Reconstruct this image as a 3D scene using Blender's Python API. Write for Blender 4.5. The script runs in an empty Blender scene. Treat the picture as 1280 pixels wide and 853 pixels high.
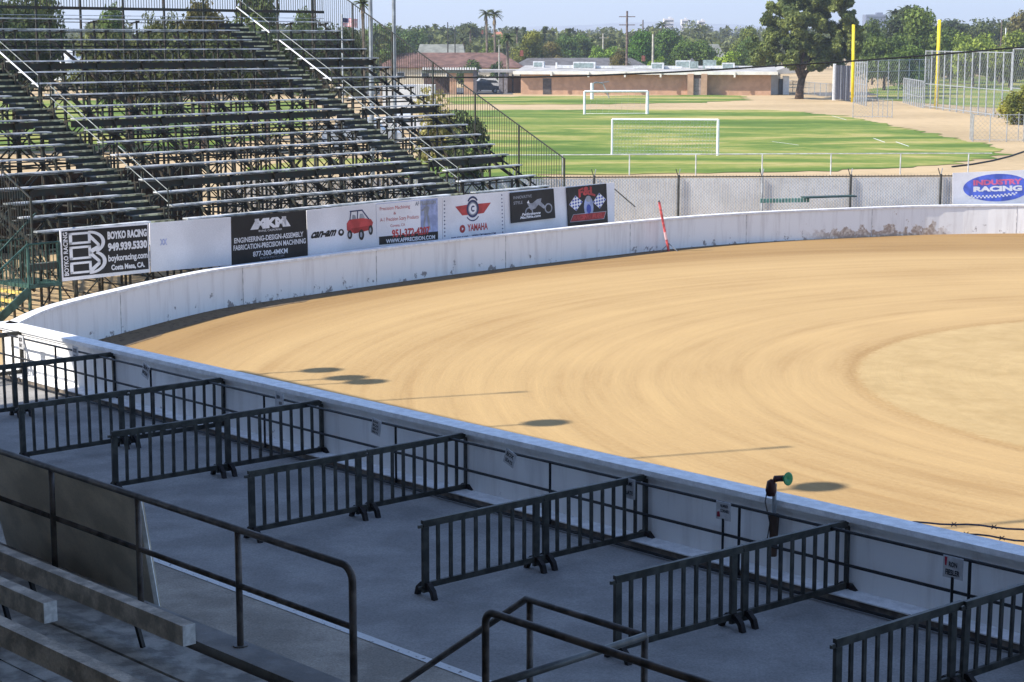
import bpy, bmesh, math, random
import numpy as np
from mathutils import Vector, Matrix
random.seed(7); RNG = np.random.default_rng(7)
S = bpy.context.scene; COL = S.collection
# ------------------------------------------------------------------ camera, sky, sun, exposure
W_, H_, F_, HOR, EYE = 1280., 853., 2300., 52., 7.4
TH = math.atan((H_/2-HOR)/F_)
cam = bpy.data.objects.new('camera', bpy.data.cameras.new('camera')); COL.objects.link(cam)
cam.location = (0, 0, EYE); cam.rotation_euler = (math.pi/2-TH, 0, 0)
cam.data.sensor_width = 36; cam.data.lens = 36*F_/W_; cam.data.clip_end = 20000; cam.data.clip_start = .1
S.camera = cam
SUN_EL = math.radians(41); SDX, SDY = .951, .309            # ground direction in which shadows fall
wd = bpy.data.worlds.new('World'); S.world = wd; wd.use_nodes = True
nt = wd.node_tree; bg = nt.nodes['Background']
sky = nt.nodes.new('ShaderNodeTexSky'); sky.sky_type = 'NISHITA'; sky.sun_disc = False
sky.sun_elevation = SUN_EL; sky.sun_rotation = math.atan2(-SDX, -SDY)
sky.air_density = 1.0; sky.dust_density = 0.1; sky.ozone_density = 2.0
tn = nt.nodes.new('ShaderNodeMixRGB'); tn.blend_type = 'MULTIPLY'; tn.inputs[0].default_value = 1; tc_ = nt.nodes.new('ShaderNodeTexCoord'); sz = nt.nodes.new('ShaderNodeSeparateXYZ'); nt.links.new(tc_.outputs['Generated'], sz.inputs[0])
rp_ = nt.nodes.new('ShaderNodeValToRGB'); rp_.color_ramp.elements[0].position = 0.; rp_.color_ramp.elements[0].color = (.40, .50, .70, 1); rp_.color_ramp.elements[1].position = .45; rp_.color_ramp.elements[1].color = (1, .95, .98, 1)
nt.links.new(sz.outputs[2], rp_.inputs[0]); nt.links.new(rp_.outputs[0], tn.inputs[2])
nt.links.new(sky.outputs[0], tn.inputs[1]); nt.links.new(tn.outputs[0], bg.inputs[0]); bg.inputs[1].default_value = .15
sl = bpy.data.lights.new('sun', 'SUN'); sl.energy = 4.3; sl.angle = math.radians(.5); sl.color = (1, .94, .86)
so = bpy.data.objects.new('sun', sl); COL.objects.link(so)
to_sun = Vector((-SDX*math.cos(SUN_EL), -SDY*math.cos(SUN_EL), math.sin(SUN_EL)))
so.rotation_euler = to_sun.to_track_quat('Z', 'Y').to_euler(); so.location = (-30, -10, 60)
S.view_settings.view_transform = 'Standard'; S.view_settings.look = 'None'
S.view_settings.exposure = 1.0; S.view_settings.gamma = 1
S.cycles.max_bounces = 6; S.cycles.diffuse_bounces = 3; S.cycles.transparent_max_bounces = 12
# ------------------------------------------------------------------ where things stand (surveyed from the photograph)
CT, ST_ = math.cos(TH), math.sin(TH)
def ray(px, py):
    y = py-H_/2
    return Vector((px-W_/2, F_*CT-y*ST_, -(F_*ST_+y*CT)))
def G(px, py, h=0.):
    d = ray(px, py); k = (h-EYE)/d.z
    return Vector((d.x*k, d.y*k, h))
def RPL(px, py, p, nrm):
    d = ray(px, py); o = Vector((0, 0, EYE)); k = (Vector(p)-o).dot(Vector(nrm))/d.dot(Vector(nrm))
    return o+d*k
def AT(px, Y, h=0.):
    zc = Y*CT+(EYE-h)*ST_
    return Vector(((px-W_/2)*zc/F_, Y, h))
def HT(py, Y):
    d = ray(0, py); return EYE+Y*d.z/d.y
A1, A2 = .686, .7276
def TW(t, w, z=0.): return Vector((A1*t+A2*w, -A2*t+A1*w, z))
UT = Vector((A1, -A2, 0)); UW = Vector((A2, A1, 0))
# ------------------------------------------------------------------ materials
MATS = {}
def mat(name, c, rough=.75, metal=0., var=.12, scale=3., bump=0., c2=None, fac=(.42, .6), objcol=False, spec=.3, detail=6., grain=.08):
    if name in MATS: return MATS[name]
    m = bpy.data.materials.new(name); m.use_nodes = True; n = m.node_tree; L = n.links.new
    b = n.nodes['Principled BSDF']; b.inputs['Roughness'].default_value = rough; b.inputs['Metallic'].default_value = metal
    b.inputs['Specular IOR Level'].default_value = spec
    g = n.nodes.new('ShaderNodeNewGeometry'); no = n.nodes.new('ShaderNodeTexNoise')
    no.inputs['Scale'].default_value = scale; no.inputs['Detail'].default_value = detail
    L(g.outputs['Position'], no.inputs['Vector'])
    r = n.nodes.new('ShaderNodeValToRGB'); r.color_ramp.elements[0].position = fac[0]; r.color_ramp.elements[1].position = fac[1]
    a = c; d = c2 if c2 else tuple(x*(1-2*var) for x in c)
    if not c2: a = tuple(min(1, x*(1+var)) for x in c)
    r.color_ramp.elements[0].color = (*d, 1); r.color_ramp.elements[1].color = (*a, 1)
    L(no.outputs['Fac'], r.inputs[0]); out = r.outputs[0]
    if objcol:
        oi = n.nodes.new('ShaderNodeObjectInfo'); mx = n.nodes.new('ShaderNodeMixRGB'); mx.blend_type = 'MULTIPLY'; mx.inputs[0].default_value = 1
        L(out, mx.inputs[1]); L(oi.outputs['Color'], mx.inputs[2]); out = mx.outputs[0]
    ng = n.nodes.new('ShaderNodeTexNoise'); ng.inputs['Scale'].default_value = 38; ng.inputs['Detail'].default_value = 3; L(g.outputs['Position'], ng.inputs['Vector'])
    mg = n.nodes.new('ShaderNodeMapRange'); mg.inputs[1].default_value = .3; mg.inputs[2].default_value = .7; mg.inputs[3].default_value = 1-grain; mg.inputs[4].default_value = 1+grain*.6; L(ng.outputs[0], mg.inputs[0])
    mm = n.nodes.new('ShaderNodeMixRGB'); mm.blend_type = 'MULTIPLY'; mm.inputs[0].default_value = 1; L(out, mm.inputs[1]); L(mg.outputs[0], mm.inputs[2]); out = mm.outputs[0]
    L(out, b.inputs['Base Color'])
    if bump:
        n2 = n.nodes.new('ShaderNodeTexNoise'); n2.inputs['Scale'].default_value = scale*6; n2.inputs['Detail'].default_value = 4
        L(g.outputs['Position'], n2.inputs['Vector'])
        bp = n.nodes.new('ShaderNodeBump'); bp.inputs['Strength'].default_value = bump; bp.inputs['Distance'].default_value = .02
        L(n2.outputs['Fac'], bp.inputs['Height']); L(bp.outputs[0], b.inputs['Normal'])
    MATS[name] = m; return m
def nd(n, t, **k):
    x = n.nodes.new(t)
    for a, v in k.items():
        if a.startswith('i_'):
            key = a[2:]; x.inputs[int(key) if key.isdigit() else key].default_value = v
        else: setattr(x, a, v)
    return x
M_alu = mat('worn_aluminium', (.70, .71, .72), .42, .1, .25, 2.2, c2=(.26, .28, .27), fac=(.38, .62))
M_frame = mat('black_green_paint', (.030, .040, .034), .6, 0, .3, 5, c2=(.042, .034, .024))
M_foot = mat('dark_footboard', (.11, .115, .105), .8, 0, .3, 3)
M_nose = mat('worn_step_edge', (.55, .52, .30), .7, 0, .3, 6)
M_rail = mat('galvanised_rail', (.42, .44, .45), .45, .3, .15, 4)
M_rail2 = mat('dull_steel_rail', (.13, .145, .14), .5, .2, .2, 4)
M_galv0 = None
M_green = mat('green_steel_paint', (.035, .085, .07), .55, 0, .2, 4)
M_yellow = mat('yellow_step_paint', (.75, .55, .14), .7, 0, .15, 8)
M_barrier = mat('charcoal_plastic', (.055, .053, .044), .45, 0, .2, 6)
M_foottip = mat('rubber_foot', (.022, .016, .014), .6, 0, .2, 8)
M_pipe = mat('brown_grey_pipe', (.12, .105, .095), .5, .1, .25, 5)
M_black = mat('black_paint', (.008, .008, .009), .5, 0, .2, 5)
M_bench = mat('painted_bench_plank', (.60, .54, .45), .7, 0, .16, 5, bump=.4, grain=.15)
M_benchend = mat('white_plank_end', (.72, .72, .70), .7, 0, .08, 14)
M_deck = mat('grey_deck_board', (.40, .39, .36), .8, 0, .18, 4, bump=.4)
M_board = mat('weathered_plywood', (.76, .67, .53), .85, 0, .10, 1.5, bump=.2)
M_conc = mat('concrete_grey', (.30, .29, .275), .9, 0, .12, 1.6, bump=.4)
M_white = mat('white_paint', (.82, .82, .8), .5, 0, .04, 3)
M_roof = mat('stand_roof_sheet', (.55, .54, .52), .7, 0, .1, 2)
M_redwhite = mat('faded_red_paint', (.72, .13, .13), .5, 0, .2, 9)
M_cable = mat('black_cable', (.015, .016, .015), .6)
M_wire = mat('barbed_wire_steel', (.09, .08, .10), .5, .5, .2, 20)
# ------------------------------------------------------------------ mesh helpers
class MB:
    def __init__(s): s.v = []; s.f = []
    def add(s, vs, fs):
        o = len(s.v); s.v += [tuple(v) for v in vs]; s.f += [tuple(i+o for i in f) for f in fs]
    def hexa(s, p): s.add(p, [(0, 3, 2, 1), (4, 5, 6, 7), (0, 1, 5, 4), (1, 2, 6, 5), (2, 3, 7, 6), (3, 0, 4, 7)]); return s
    def box(s, c, size, ax=None, ay=None, az=None):
        c = Vector(c); X = (ax or Vector((1, 0, 0)))*size[0]/2; Y = (ay or Vector((0, 1, 0)))*size[1]/2; Z = (az or Vector((0, 0, 1)))*size[2]/2
        return s.hexa([c-X-Y-Z, c+X-Y-Z, c+X+Y-Z, c-X+Y-Z, c-X-Y+Z, c+X-Y+Z, c+X+Y+Z, c-X+Y+Z])
    def beam(s, a, b, w, h, up=Vector((0, 0, 1))):
        a = Vector(a); b = Vector(b); d = (b-a).normalized(); sd = d.cross(up)
        if sd.length < 1e-4: sd = Vector((1, 0, 0))
        sd.normalize(); u2 = sd.cross(d)
        return s.box((a+b)/2, ((b-a).length, w, h), d, sd, u2)
    def tube(s, pts, r, n=6, caps=True):
        pts = [Vector(p) for p in pts]; rings = []; a = None
        for i, p in enumerate(pts):
            d = (pts[min(i+1, len(pts)-1)]-pts[max(i-1, 0)]).normalized()
            if a is None: a = d.cross(Vector((0, 0, 1)) if abs(d.z) < .9 else Vector((1, 0, 0)))
            a = (a-d*a.dot(d)).normalized(); b = d.cross(a).normalized(); rr = r[i] if isinstance(r, (list, tuple)) else r
            rings.append([p+(a*math.cos(2*math.pi*k/n)+b*math.sin(2*math.pi*k/n))*rr for k in range(n)])
        vs = [v for g in rings for v in g]; fs = []
        for i in range(len(pts)-1):
            for k in range(n): fs.append((i*n+k, i*n+(k+1) % n, (i+1)*n+(k+1) % n, (i+1)*n+k))
        if caps: fs += [tuple(range(n))[::-1], tuple((len(pts)-1)*n+k for k in range(n))]
        s.add(vs, fs); return s
    def lathe(s, base, prof, n=14, axis=Vector((0, 0, 1))):
        base = Vector(base); a = axis.orthogonal().normalized(); b = axis.cross(a).normalized(); vs = []; fs = []
        for (r, z) in prof:
            for k in range(n): vs.append(base+axis*z+(a*math.cos(2*math.pi*k/n)+b*math.sin(2*math.pi*k/n))*r)
        for i in range(len(prof)-1):
            for k in range(n): fs.append((i*n+k, i*n+(k+1) % n, (i+1)*n+(k+1) % n, (i+1)*n+k))
        s.add(vs, fs); return s
    def strip(s, P):                         # list of rows of points
        n = len(P[0]); fs = []
        for i in range(len(P)-1):
            for k in range(n-1): fs.append((i*n+k, i*n+k+1, (i+1)*n+k+1, (i+1)*n+k))
        s.add([p for r in P for p in r], fs); return s
    def poly(s, pts): s.add(pts, [tuple(range(len(pts)))]); return s
    def build(s, name, m, parent=None, kind=None, smooth=False, label=None):
        me = bpy.data.meshes.new(name); off = parent_loc(parent)
        me.from_pydata([(v[0]-off.x, v[1]-off.y, v[2]-off.z) for v in s.v], [], s.f); me.materials.append(m)
        if smooth: me.polygons.foreach_set('use_smooth', [True]*len(me.polygons))
        me.update(); o = bpy.data.objects.new(name, me); COL.objects.link(o)
        if parent: o.parent = parent
        if kind: o['kind'] = kind
        if label: o['label'] = label
        return o
def parent_loc(p):
    v = Vector((0, 0, 0))
    while p: v += p.location; p = p.parent
    return v
def tag(o, label, cat, group=None, kind=None):
    o['label'] = label; o['category'] = cat
    if group: o['group'] = group
    if kind: o['kind'] = kind
    return o
def thing(name, label, cat, loc=(0, 0, 0), group=None):
    o = bpy.data.objects.new(name, None); COL.objects.link(o); o.location = loc; o.empty_display_size = .2
    return tag(o, label, cat, group)
def copy_tree(o, parent=None):
    c = o.copy(); COL.objects.link(c); c.parent = parent
    for ch in list(o.children): copy_tree(ch, c)
    return c
def sub(me_obj, name, mb, m): return mb.build(name, m, me_obj)
# lettering from the built-in font, as flat print
def text_geo(txt, bold=0.):
    cu = bpy.data.curves.new('lettering', 'FONT'); cu.body = txt; cu.offset = bold; cu.resolution_u = 3
    ob = bpy.data.objects.new('lettering', cu); COL.objects.link(ob)
    dg = bpy.context.evaluated_depsgraph_get(); me = bpy.data.meshes.new_from_object(ob.evaluated_get(dg))
    vs = [v.co.copy() for v in me.vertices]; fs = [tuple(p.vertices) for p in me.polygons]
    bpy.data.objects.remove(ob); bpy.data.curves.remove(cu); bpy.data.meshes.remove(me)
    return vs, fs
class Panel:
    """flat sign surface: uv (0..1) to world, by its four corners"""
    def __init__(s, bl, br, tl, tr):
        s.c = [Vector(x) for x in (bl, br, tl, tr)]; s.n = (s.c[1]-s.c[0]).cross(s.c[2]-s.c[0]).normalized()
        if s.n.dot(Vector((0, 0, EYE))-s.c[0]) < 0: s.n = -s.n
        s.asp = (s.c[1]-s.c[0]).length/(s.c[2]-s.c[0]).length
    def p(s, u, v, off=0.):
        a, b, c, d = s.c; return (a*(1-u)+b*u)*(1-v)+(c*(1-u)+d*u)*v+s.n*off
    def slab(s, name, m, parent, th=.012, uv=(0, 0, 1, 1), off=0., label=None, seg=1):
        u0, v0, u1, v1 = uv; q = MB()
        q.hexa([s.p(u0, v0, off-th), s.p(u1, v0, off-th), s.p(u1, v1, off-th), s.p(u0, v1, off-th), s.p(u0, v0, off), s.p(u1, v0, off), s.p(u1, v1, off), s.p(u0, v1, off)])
        return q.build(name, m, parent, label=label)
    def text(s, txt, box, m, parent, bold=.0, off=.004, slant=0., rot=False, arch=0.):
        vs, fs = text_geo(txt, bold); x0 = min(v.x for v in vs); x1 = max(v.x for v in vs); y0 = min(v.y for v in vs); y1 = max(v.y for v in vs)
        u0, v0, u1, v1 = box; q = MB(); P = []
        for v in vs:
            a = (v.x-x0)/(x1-x0); b = (v.y-y0)/(y1-y0)
            if rot: P.append(s.p(u1-(u1-u0)*b, v0+(v1-v0)*a, off))
            else: P.append(s.p(u0+(u1-u0)*a+slant*(b-.5)*(v1-v0), v0+(v1-v0)*b-arch*(2*a-1)**2, off))
        q.add(P, fs); return q.build('lettering', m, parent)
    def shape(s, name, pts, m, parent, off=.003): return MB().poly([s.p(u, v, off) for u, v in pts]).build(name, m, parent)
    def disc(s, name, cu, cv, ru, rv, m, parent, off=.003, n=28, a0=0, a1=360, inner=0.):
        A = [math.radians(a0+(a1-a0)*k/n) for k in range(n+1)]
        if inner:
            q = MB(); q.strip([[s.p(cu+ru*math.cos(a), cv+rv*math.sin(a), off) for a in A], [s.p(cu+ru*inner*math.cos(a), cv+rv*inner*math.sin(a), off) for a in A]])
            return q.build(name, m, parent)
        return s.shape(name, [(cu+ru*math.cos(a), cv+rv*math.sin(a)) for a in A[:-1]], m, parent, off)
# ------------------------------------------------------------------ THE GROUND
def tri_material():
    m = bpy.data.materials.new('dry_ground'); m.use_nodes = True; n = m.node_tree; L = n.links.new; b = n.nodes['Principled BSDF']
    g = nd(n, 'ShaderNodeNewGeometry'); a = nd(n, 'ShaderNodeTexNoise', i_Scale=.05, i_Detail=6.); c = nd(n, 'ShaderNodeTexNoise', i_Scale=1.1, i_Detail=8.)
    L(g.outputs['Position'], a.inputs['Vector']); L(g.outputs['Position'], c.inputs['Vector'])
    r = nd(n, 'ShaderNodeValToRGB'); e = r.color_ramp.elements; e[0].position = .4; e[0].color = (.35, .25, .125, 1); e[1].position = .58; e[1].color = (.47, .34, .18, 1)
    mx = nd(n, 'ShaderNodeMath', operation='MULTIPLY_ADD', i_1=.35, i_2=.32); L(c.outputs[0], mx.inputs[0])
    ad = nd(n, 'ShaderNodeMath', operation='MULTIPLY_ADD', i_1=.7); L(a.outputs[0], ad.inputs[0]); sb = nd(n, 'ShaderNodeMath', operation='SUBTRACT', i_1=.33); L(mx.outputs[0], sb.inputs[0]); L(sb.outputs[0], ad.inputs[2])
    L(ad.outputs[0], r.inputs[0]); L(r.outputs[0], b.inputs['Base Color']); b.inputs['Roughness'].default_value = .95; return m
q = MB(); R = 9000; N = 48; q.add([(0, 300, 0)]+[(R*math.cos(2*math.pi*k/N), 300+R*math.sin(2*math.pi*k/N), 0) for k in range(N)], [(0, 1+k, 1+(k+1) % N) for k in range(N)])
o = q.build('ground', tri_material(), kind='structure'); o['label'] = 'pale dry dirt ground stretching from the stadium to the horizon'
def offset(pl, d):
    out = []
    for i in range(len(pl)):
        a = Vector(pl[max(i-1, 0)]); b = Vector(pl[min(i+1, len(pl)-1)]); t = (b-a).normalized(); out.append(Vector(pl[i])+Vector((-t.y, t.x))*d)
    return out
# track, laid in the speedway's own axes (local x along the near wall, local y away from it)
C0 = (-16., 40.)
def track_mat():
    m = bpy.data.materials.new('raked_track_dirt'); m.use_nodes = True; n = m.node_tree; L = n.links.new; b = n.nodes['Principled BSDF']
    tc = nd(n, 'ShaderNodeTexCoord'); sp = nd(n, 'ShaderNodeSeparateXYZ'); L(tc.outputs['Object'], sp.inputs[0])
    mt = lambda op, a=None, b_=None, va=None, vb=None, vc=None: _m(n, op, a, b_, va, vb, vc)
    dx = mt('SUBTRACT', sp.outputs[0], None, None, C0[0]); dy = mt('SUBTRACT', sp.outputs[1], None, None, C0[1])
    dxm = mt('MINIMUM', dx, None, None, 0.); xx = mt('MULTIPLY', dxm, dxm); yy = mt('MULTIPLY', dy, dy); rr = mt('SQRT', mt('ADD', xx, yy))
    dxp = mt('MAXIMUM', dx, None, None, 0.)
    ang = mt('ARCTAN2', dy, mt('SUBTRACT', dxm, None, None, .01)); along = mt('ADD', mt('MULTIPLY', ang, None, None, 9.), dxp)
    cb = nd(n, 'ShaderNodeCombineXYZ'); L(rr, cb.inputs[0]); L(mt('MULTIPLY', mt('ABSOLUTE', along), None, None, .09), cb.inputs[1])
    n1 = nd(n, 'ShaderNodeTexNoise', i_Scale=2.0, i_Detail=8., i_Roughness=.6); L(cb.outputs[0], n1.inputs['Vector'])
    n0 = nd(n, 'ShaderNodeTexNoise', i_Scale=.28, i_Detail=4.); L(cb.outputs[0], n0.inputs['Vector'])
    n2 = nd(n, 'ShaderNodeTexNoise', i_Scale=.22, i_Detail=5.); L(tc.outputs['Object'], n2.inputs['Vector'])
    n3 = nd(n, 'ShaderNodeTexNoise', i_Scale=9., i_Detail=12., i_Roughness=.68); L(tc.outputs['Object'], n3.inputs['Vector'])
    f = mt('ADD', mt('MULTIPLY', n1.outputs[0], None, None, .48), mt('ADD', mt('MULTIPLY', n2.outputs[0], None, None, .24), mt('ADD', mt('MULTIPLY', n3.outputs[0], None, None, .24), mt('MULTIPLY', n0.outputs[0], None, None, .34))))
    r = nd(n, 'ShaderNodeValToRGB'); e = r.color_ramp.elements; e[0].position = .54; e[0].color = (.345, .222, .098, 1); e[1].position = .76; e[1].color = (.452, .306, .140, 1)
    x = e.new(.64); x.color = (.405, .272, .125, 1); L(f, r.inputs[0])
    # infield is paler, loose and grainy; its lip darker
    jit = mt('MULTIPLY', mt('SUBTRACT', n3.outputs[0], None, None, .5), None, None, 1.1); rj = mt('ADD', rr, jit)
    inf = nd(n, 'ShaderNodeMapRange', i_1=10.35, i_2=10.6, i_3=1., i_4=0.); L(rj, inf.inputs[0])
    n4 = nd(n, 'ShaderNodeTexNoise', i_Scale=.9, i_Detail=12., i_Roughness=.72); L(tc.outputs['Object'], n4.inputs['Vector'])
    r2 = nd(n, 'ShaderNodeValToRGB'); e = r2.color_ramp.elements; e[0].position = .38; e[0].color = (.37, .258, .118, 1); e[1].position = .62; e[1].color = (.445, .318, .152, 1); L(n4.outputs[0], r2.inputs[0])
    mx = nd(n, 'ShaderNodeMixRGB'); L(inf.outputs[0], mx.inputs[0]); L(r.outputs[0], mx.inputs[1]); L(r2.outputs[0], mx.inputs[2])
    rim = nd(n, 'ShaderNodeValToRGB'); e = rim.color_ramp.elements; e[0].position = 0; e[0].color = (1, 1, 1, 1); e[1].position = 1; e[1].color = (1, 1, 1, 1)
    for p_, c_ in ((.30, (1, 1, 1, 1)), (.46, (1.0, 1.0, 1.0, 1)), (.53, (.84, .80, .75, 1)), (.58, (.91, .89, .86, 1)), (.75, (1, 1, 1, 1))): x = e.new(p_); x.color = c_
    rmr = nd(n, 'ShaderNodeMapRange', i_1=9.6, i_2=11.4, i_3=0., i_4=1.); L(rj, rmr.inputs[0]); L(rmr.outputs[0], rim.inputs[0])
    mr_ = nd(n, 'ShaderNodeMixRGB', blend_type='MULTIPLY'); mr_.inputs[0].default_value = 1; L(mx.outputs[0], mr_.inputs[1]); L(rim.outputs[0], mr_.inputs[2]); mx = mr_
    # damp churned dirt at the foot of the far wall
    wet = nd(n, 'ShaderNodeMapRange', i_1=25.5, i_2=28.4, i_3=0., i_4=1.); L(mt('ADD', rr, mt('MULTIPLY', n2.outputs[0], None, None, 2.5)), wet.inputs[0])
    m3 = nd(n, 'ShaderNodeMixRGB', blend_type='MULTIPLY'); m3.inputs[2].default_value = (.66, .60, .54, 1); L(mt('MULTIPLY', wet.outputs[0], None, None, .75), m3.inputs[0]); L(mx.outputs[0], m3.inputs[1])
    L(m3.outputs[0], b.inputs['Base Color']); b.inputs['Roughness'].default_value = .95; b.inputs['Specular IOR Level'].default_value = .1
    bp = nd(n, 'ShaderNodeBump', i_Strength=.45, i_Distance=.05); L(mt('ADD', n1.outputs[0], mt('MULTIPLY', n3.outputs[0], None, None, .5)), bp.inputs['Height']); L(bp.outputs[0], b.inputs['Normal']); return m
def _m(n, op, a, b_, va, vb, vc):
    x = n.nodes.new('ShaderNodeMath'); x.operation = op
    if a is not None: n.links.new(a, x.inputs[0])
    elif va is not None: x.inputs[0].default_value = va
    if b_ is not None: n.links.new(b_, x.inputs[1])
    elif vb is not None: x.inputs[1].default_value = vb
    return x.outputs[0]
# far wall line (track face, ground): measured points
FW = [(-11.15, 40.85), (-11.06, 43.1), (-10.60, 44.85), (-9.92, 46.75), (-9.14, 48.85), (-8.17, 51.0), (-7.29, 52.1), (-5.7, 54.1), (-3.94, 56.2), (-2.04, 58.45), (0, 60.45), (2.76, 63.2), (5.0, 65.35),
      (7.3, 67.1), (9.5, 68.4), (12.4, 69.6), (16.0, 71.0), (20.0, 71.5), (26, 71.3), (34, 70.0), (44, 67)]
def smooth(pl, it=2):
    for _ in range(it):
        out = [pl[0]]
        for a, b in zip(pl[:-1], pl[1:]): out += [((a[0]*3+b[0])/4, (a[1]*3+b[1])/4), ((a[0]+b[0]*3)/4, (a[1]+b[1]*3)/4)]
        pl = out+[pl[-1]]
    return pl
FWs = smooth(FW)
trk = bpy.data.objects.new('dirt_track', None)
q = MB(); pts = [Vector((x, y, 0)) for x, y in FWs]+[TW(60, 60), TW(60, 19.9), TW(-38, 19.9)]
loc = [(p.dot(UT), p.dot(UW), 0) for p in pts]
bmt = bmesh.new(); vs = [bmt.verts.new(p) for p in loc]; bmt.faces.new(vs); bmesh.ops.triangulate(bmt, faces=bmt.faces[:])
me = bpy.data.meshes.new('dirt_track'); bmt.to_mesh(me); me.materials.append(track_mat())
o = bpy.data.objects.new('dirt_track', me); COL.objects.link(o); o.location = (0, 0, .02); o['kind'] = 'structure'; o['label'] = 'raked golden dirt speedway track with curved tyre streaks'
o.matrix_world = Matrix(((A1, A2, 0, 0), (-A2, A1, 0, 0), (0, 0, 1, .02), (0, 0, 0, 1)))
if me.polygons[0].normal.z < 0: me.flip_normals()
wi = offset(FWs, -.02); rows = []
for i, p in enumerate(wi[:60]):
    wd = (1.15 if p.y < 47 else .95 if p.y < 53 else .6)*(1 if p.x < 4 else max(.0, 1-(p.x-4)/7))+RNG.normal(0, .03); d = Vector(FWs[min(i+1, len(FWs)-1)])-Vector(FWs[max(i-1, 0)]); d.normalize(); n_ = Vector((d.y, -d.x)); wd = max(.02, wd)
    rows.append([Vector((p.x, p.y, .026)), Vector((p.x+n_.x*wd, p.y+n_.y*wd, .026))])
q = MB(); q.strip(rows); o = q.build('shadow_soil', mat('shadow_dark_soil', (.075, .048, .026), .95, 0, .2, 6, c2=(.16, .11, .06), fac=(.60, .40)), kind='structure'); o['label'] = 'soil strip at the foot of the curved wall, its cast shadow painted darker'  # dark strip painted along the wall foot to deepen its cast shadow
# walkway, darker strip, painted line
q = MB(); q.poly([TW(-80, 13.95, .012), TW(40, 13.95, .012), TW(40, 19.75, .012), TW(-80, 19.75, .012)])
M_walk = mat('walkway_concrete', (.285, .275, .26), .9, 0, .08, 1.1, bump=.35, detail=12., grain=.22)
o = q.build('walkway', M_walk, kind='structure'); o['label'] = 'smooth grey walkway between the stand and the near wall'
q = MB(); q.poly([TW(-80, 4, .008), TW(40, 4, .008), TW(40, 13.85, .008), TW(-80, 13.85, .008)])
o = q.build('pavement', mat('worn_asphalt', (.36, .32, .265), .92, 0, .12, 1.1, bump=.4, detail=12., grain=.25), kind='structure'); o['label'] = 'darker asphalt strip along the foot of the stand'
def line_mat():
    return mat('chipped_white_line', (.70, .70, .68), .8, 0, 0, 5, c2=(.70, .70, .68), fac=(.3, .31))
q = MB(); q.poly([TW(-80, 13.83, .016), TW(40, 13.83, .016), TW(40, 13.97, .016), TW(-80, 13.97, .016)])
o = q.build('painted_line', mat('chipped_white_line', (.66, .66, .64), .8, 0, 0, 14, c2=(.22, .21, .2), fac=(.33, .37)), kind='structure'); o['label'] = 'chipped white line painted along the walkway'
# playing field: grass sheets with drought streaks
def grass_mat():
    m = bpy.data.materials.new('playing_field_grass'); m.use_nodes = True; n = m.node_tree; L = n.links.new; b = n.nodes['Principled BSDF']
    g = nd(n, 'ShaderNodeNewGeometry'); mp = nd(n, 'ShaderNodeMapping'); mp.inputs['Scale'].default_value = (.034, .085, .1); mp.inputs['Rotation'].default_value = (0, 0, .05); L(g.outputs['Position'], mp.inputs[0])
    a = nd(n, 'ShaderNodeTexNoise', i_Scale=1., i_Detail=9., i_Roughness=.66, i_Distortion=1.2); L(mp.outputs[0], a.inputs['Vector'])
    c = nd(n, 'ShaderNodeTexNoise', i_Scale=.9, i_Detail=9., i_Roughness=.7); L(g.outputs['Position'], c.inputs['Vector'])
    s = _m(n, 'ADD', _m(n, 'MULTIPLY', a.outputs[0], None, None, .8, None), _m(n, 'MULTIPLY', c.outputs[0], None, None, .2, None), None, None, None)
    r = nd(n, 'ShaderNodeValToRGB'); e = r.color_ramp.elements; e[0].position = .40; e[0].color = (.080, .135, .024, 1); e[1].position = .60; e[1].color = (.37, .31, .115, 1)
    x = e.new(.47); x.color = (.115, .178, .034, 1); x = e.new(.53); x.color = (.21, .24, .055, 1)
    L(s, r.inputs[0]); L(r.outputs[0], b.inputs['Base Color']); b.inputs['Roughness'].default_value = .95; b.inputs['Specular IOR Level'].default_value = .1
    bp = nd(n, 'ShaderNodeBump', i_Strength=.6, i_Distance=.1); L(c.outputs[0], bp.inputs['Height']); L(bp.outputs[0], b.inputs['Normal']); return m
M_grass = grass_mat()
def ragged(pts, amp=.35, step=1.5):
    out = []
    for a, b in zip(pts, pts[1:]+pts[:1]):
        n = max(1, int((b-a).length/step)); nr = Vector((-(b-a).y, (b-a).x, 0)).normalized()
        for k in range(n): p = a+(b-a)*k/n; out.append(p+nr*RNG.normal(0, amp))
    return out
def sheet(name, pts, z, m, lab, amp=.35, step=1.5, kind='structure'):
    P = ragged([Vector((p.x, p.y, 0)) for p in pts], amp, step); b = bmesh.new(); f = b.faces.new([b.verts.new((p.x, p.y, z)) for p in P])
    bmesh.ops.triangulate(b, faces=[f]); bmesh.ops.recalc_face_normals(b, faces=b.faces[:])
    me = bpy.data.meshes.new(name); b.to_mesh(me); me.materials.append(m); me.update()
    if len(me.polygons) and me.polygons[0].normal.z < 0: me.flip_normals()
    o = bpy.data.objects.new(name, me); COL.objects.link(o); o['kind'] = kind; o['label'] = lab; return o
main = [G(*p) for p in [(560, 138), (760, 137.5), (960, 138), (1000, 140), (1050, 145), (1090, 152), (1140, 162), (1180, 171), (1225, 179), (1255, 187), (1252, 195), (1200, 205), (1120, 211), (1040, 214), (960, 216), (700, 219), (560, 222)]]
sheet('soccer_pitch_grass', main, .03, M_grass, 'green pitch grass with dry yellow streaks behind the goals', .5, 1.1)
sheet('far_grass_strip', [G(*p) for p in [(560, 121.5), (760, 120.5), (900, 119), (935, 121), (930, 126), (860, 129), (760, 130.5), (560, 131)]], .03, M_grass, 'strip of grass in front of the long school building', .8, 1.6)
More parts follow.
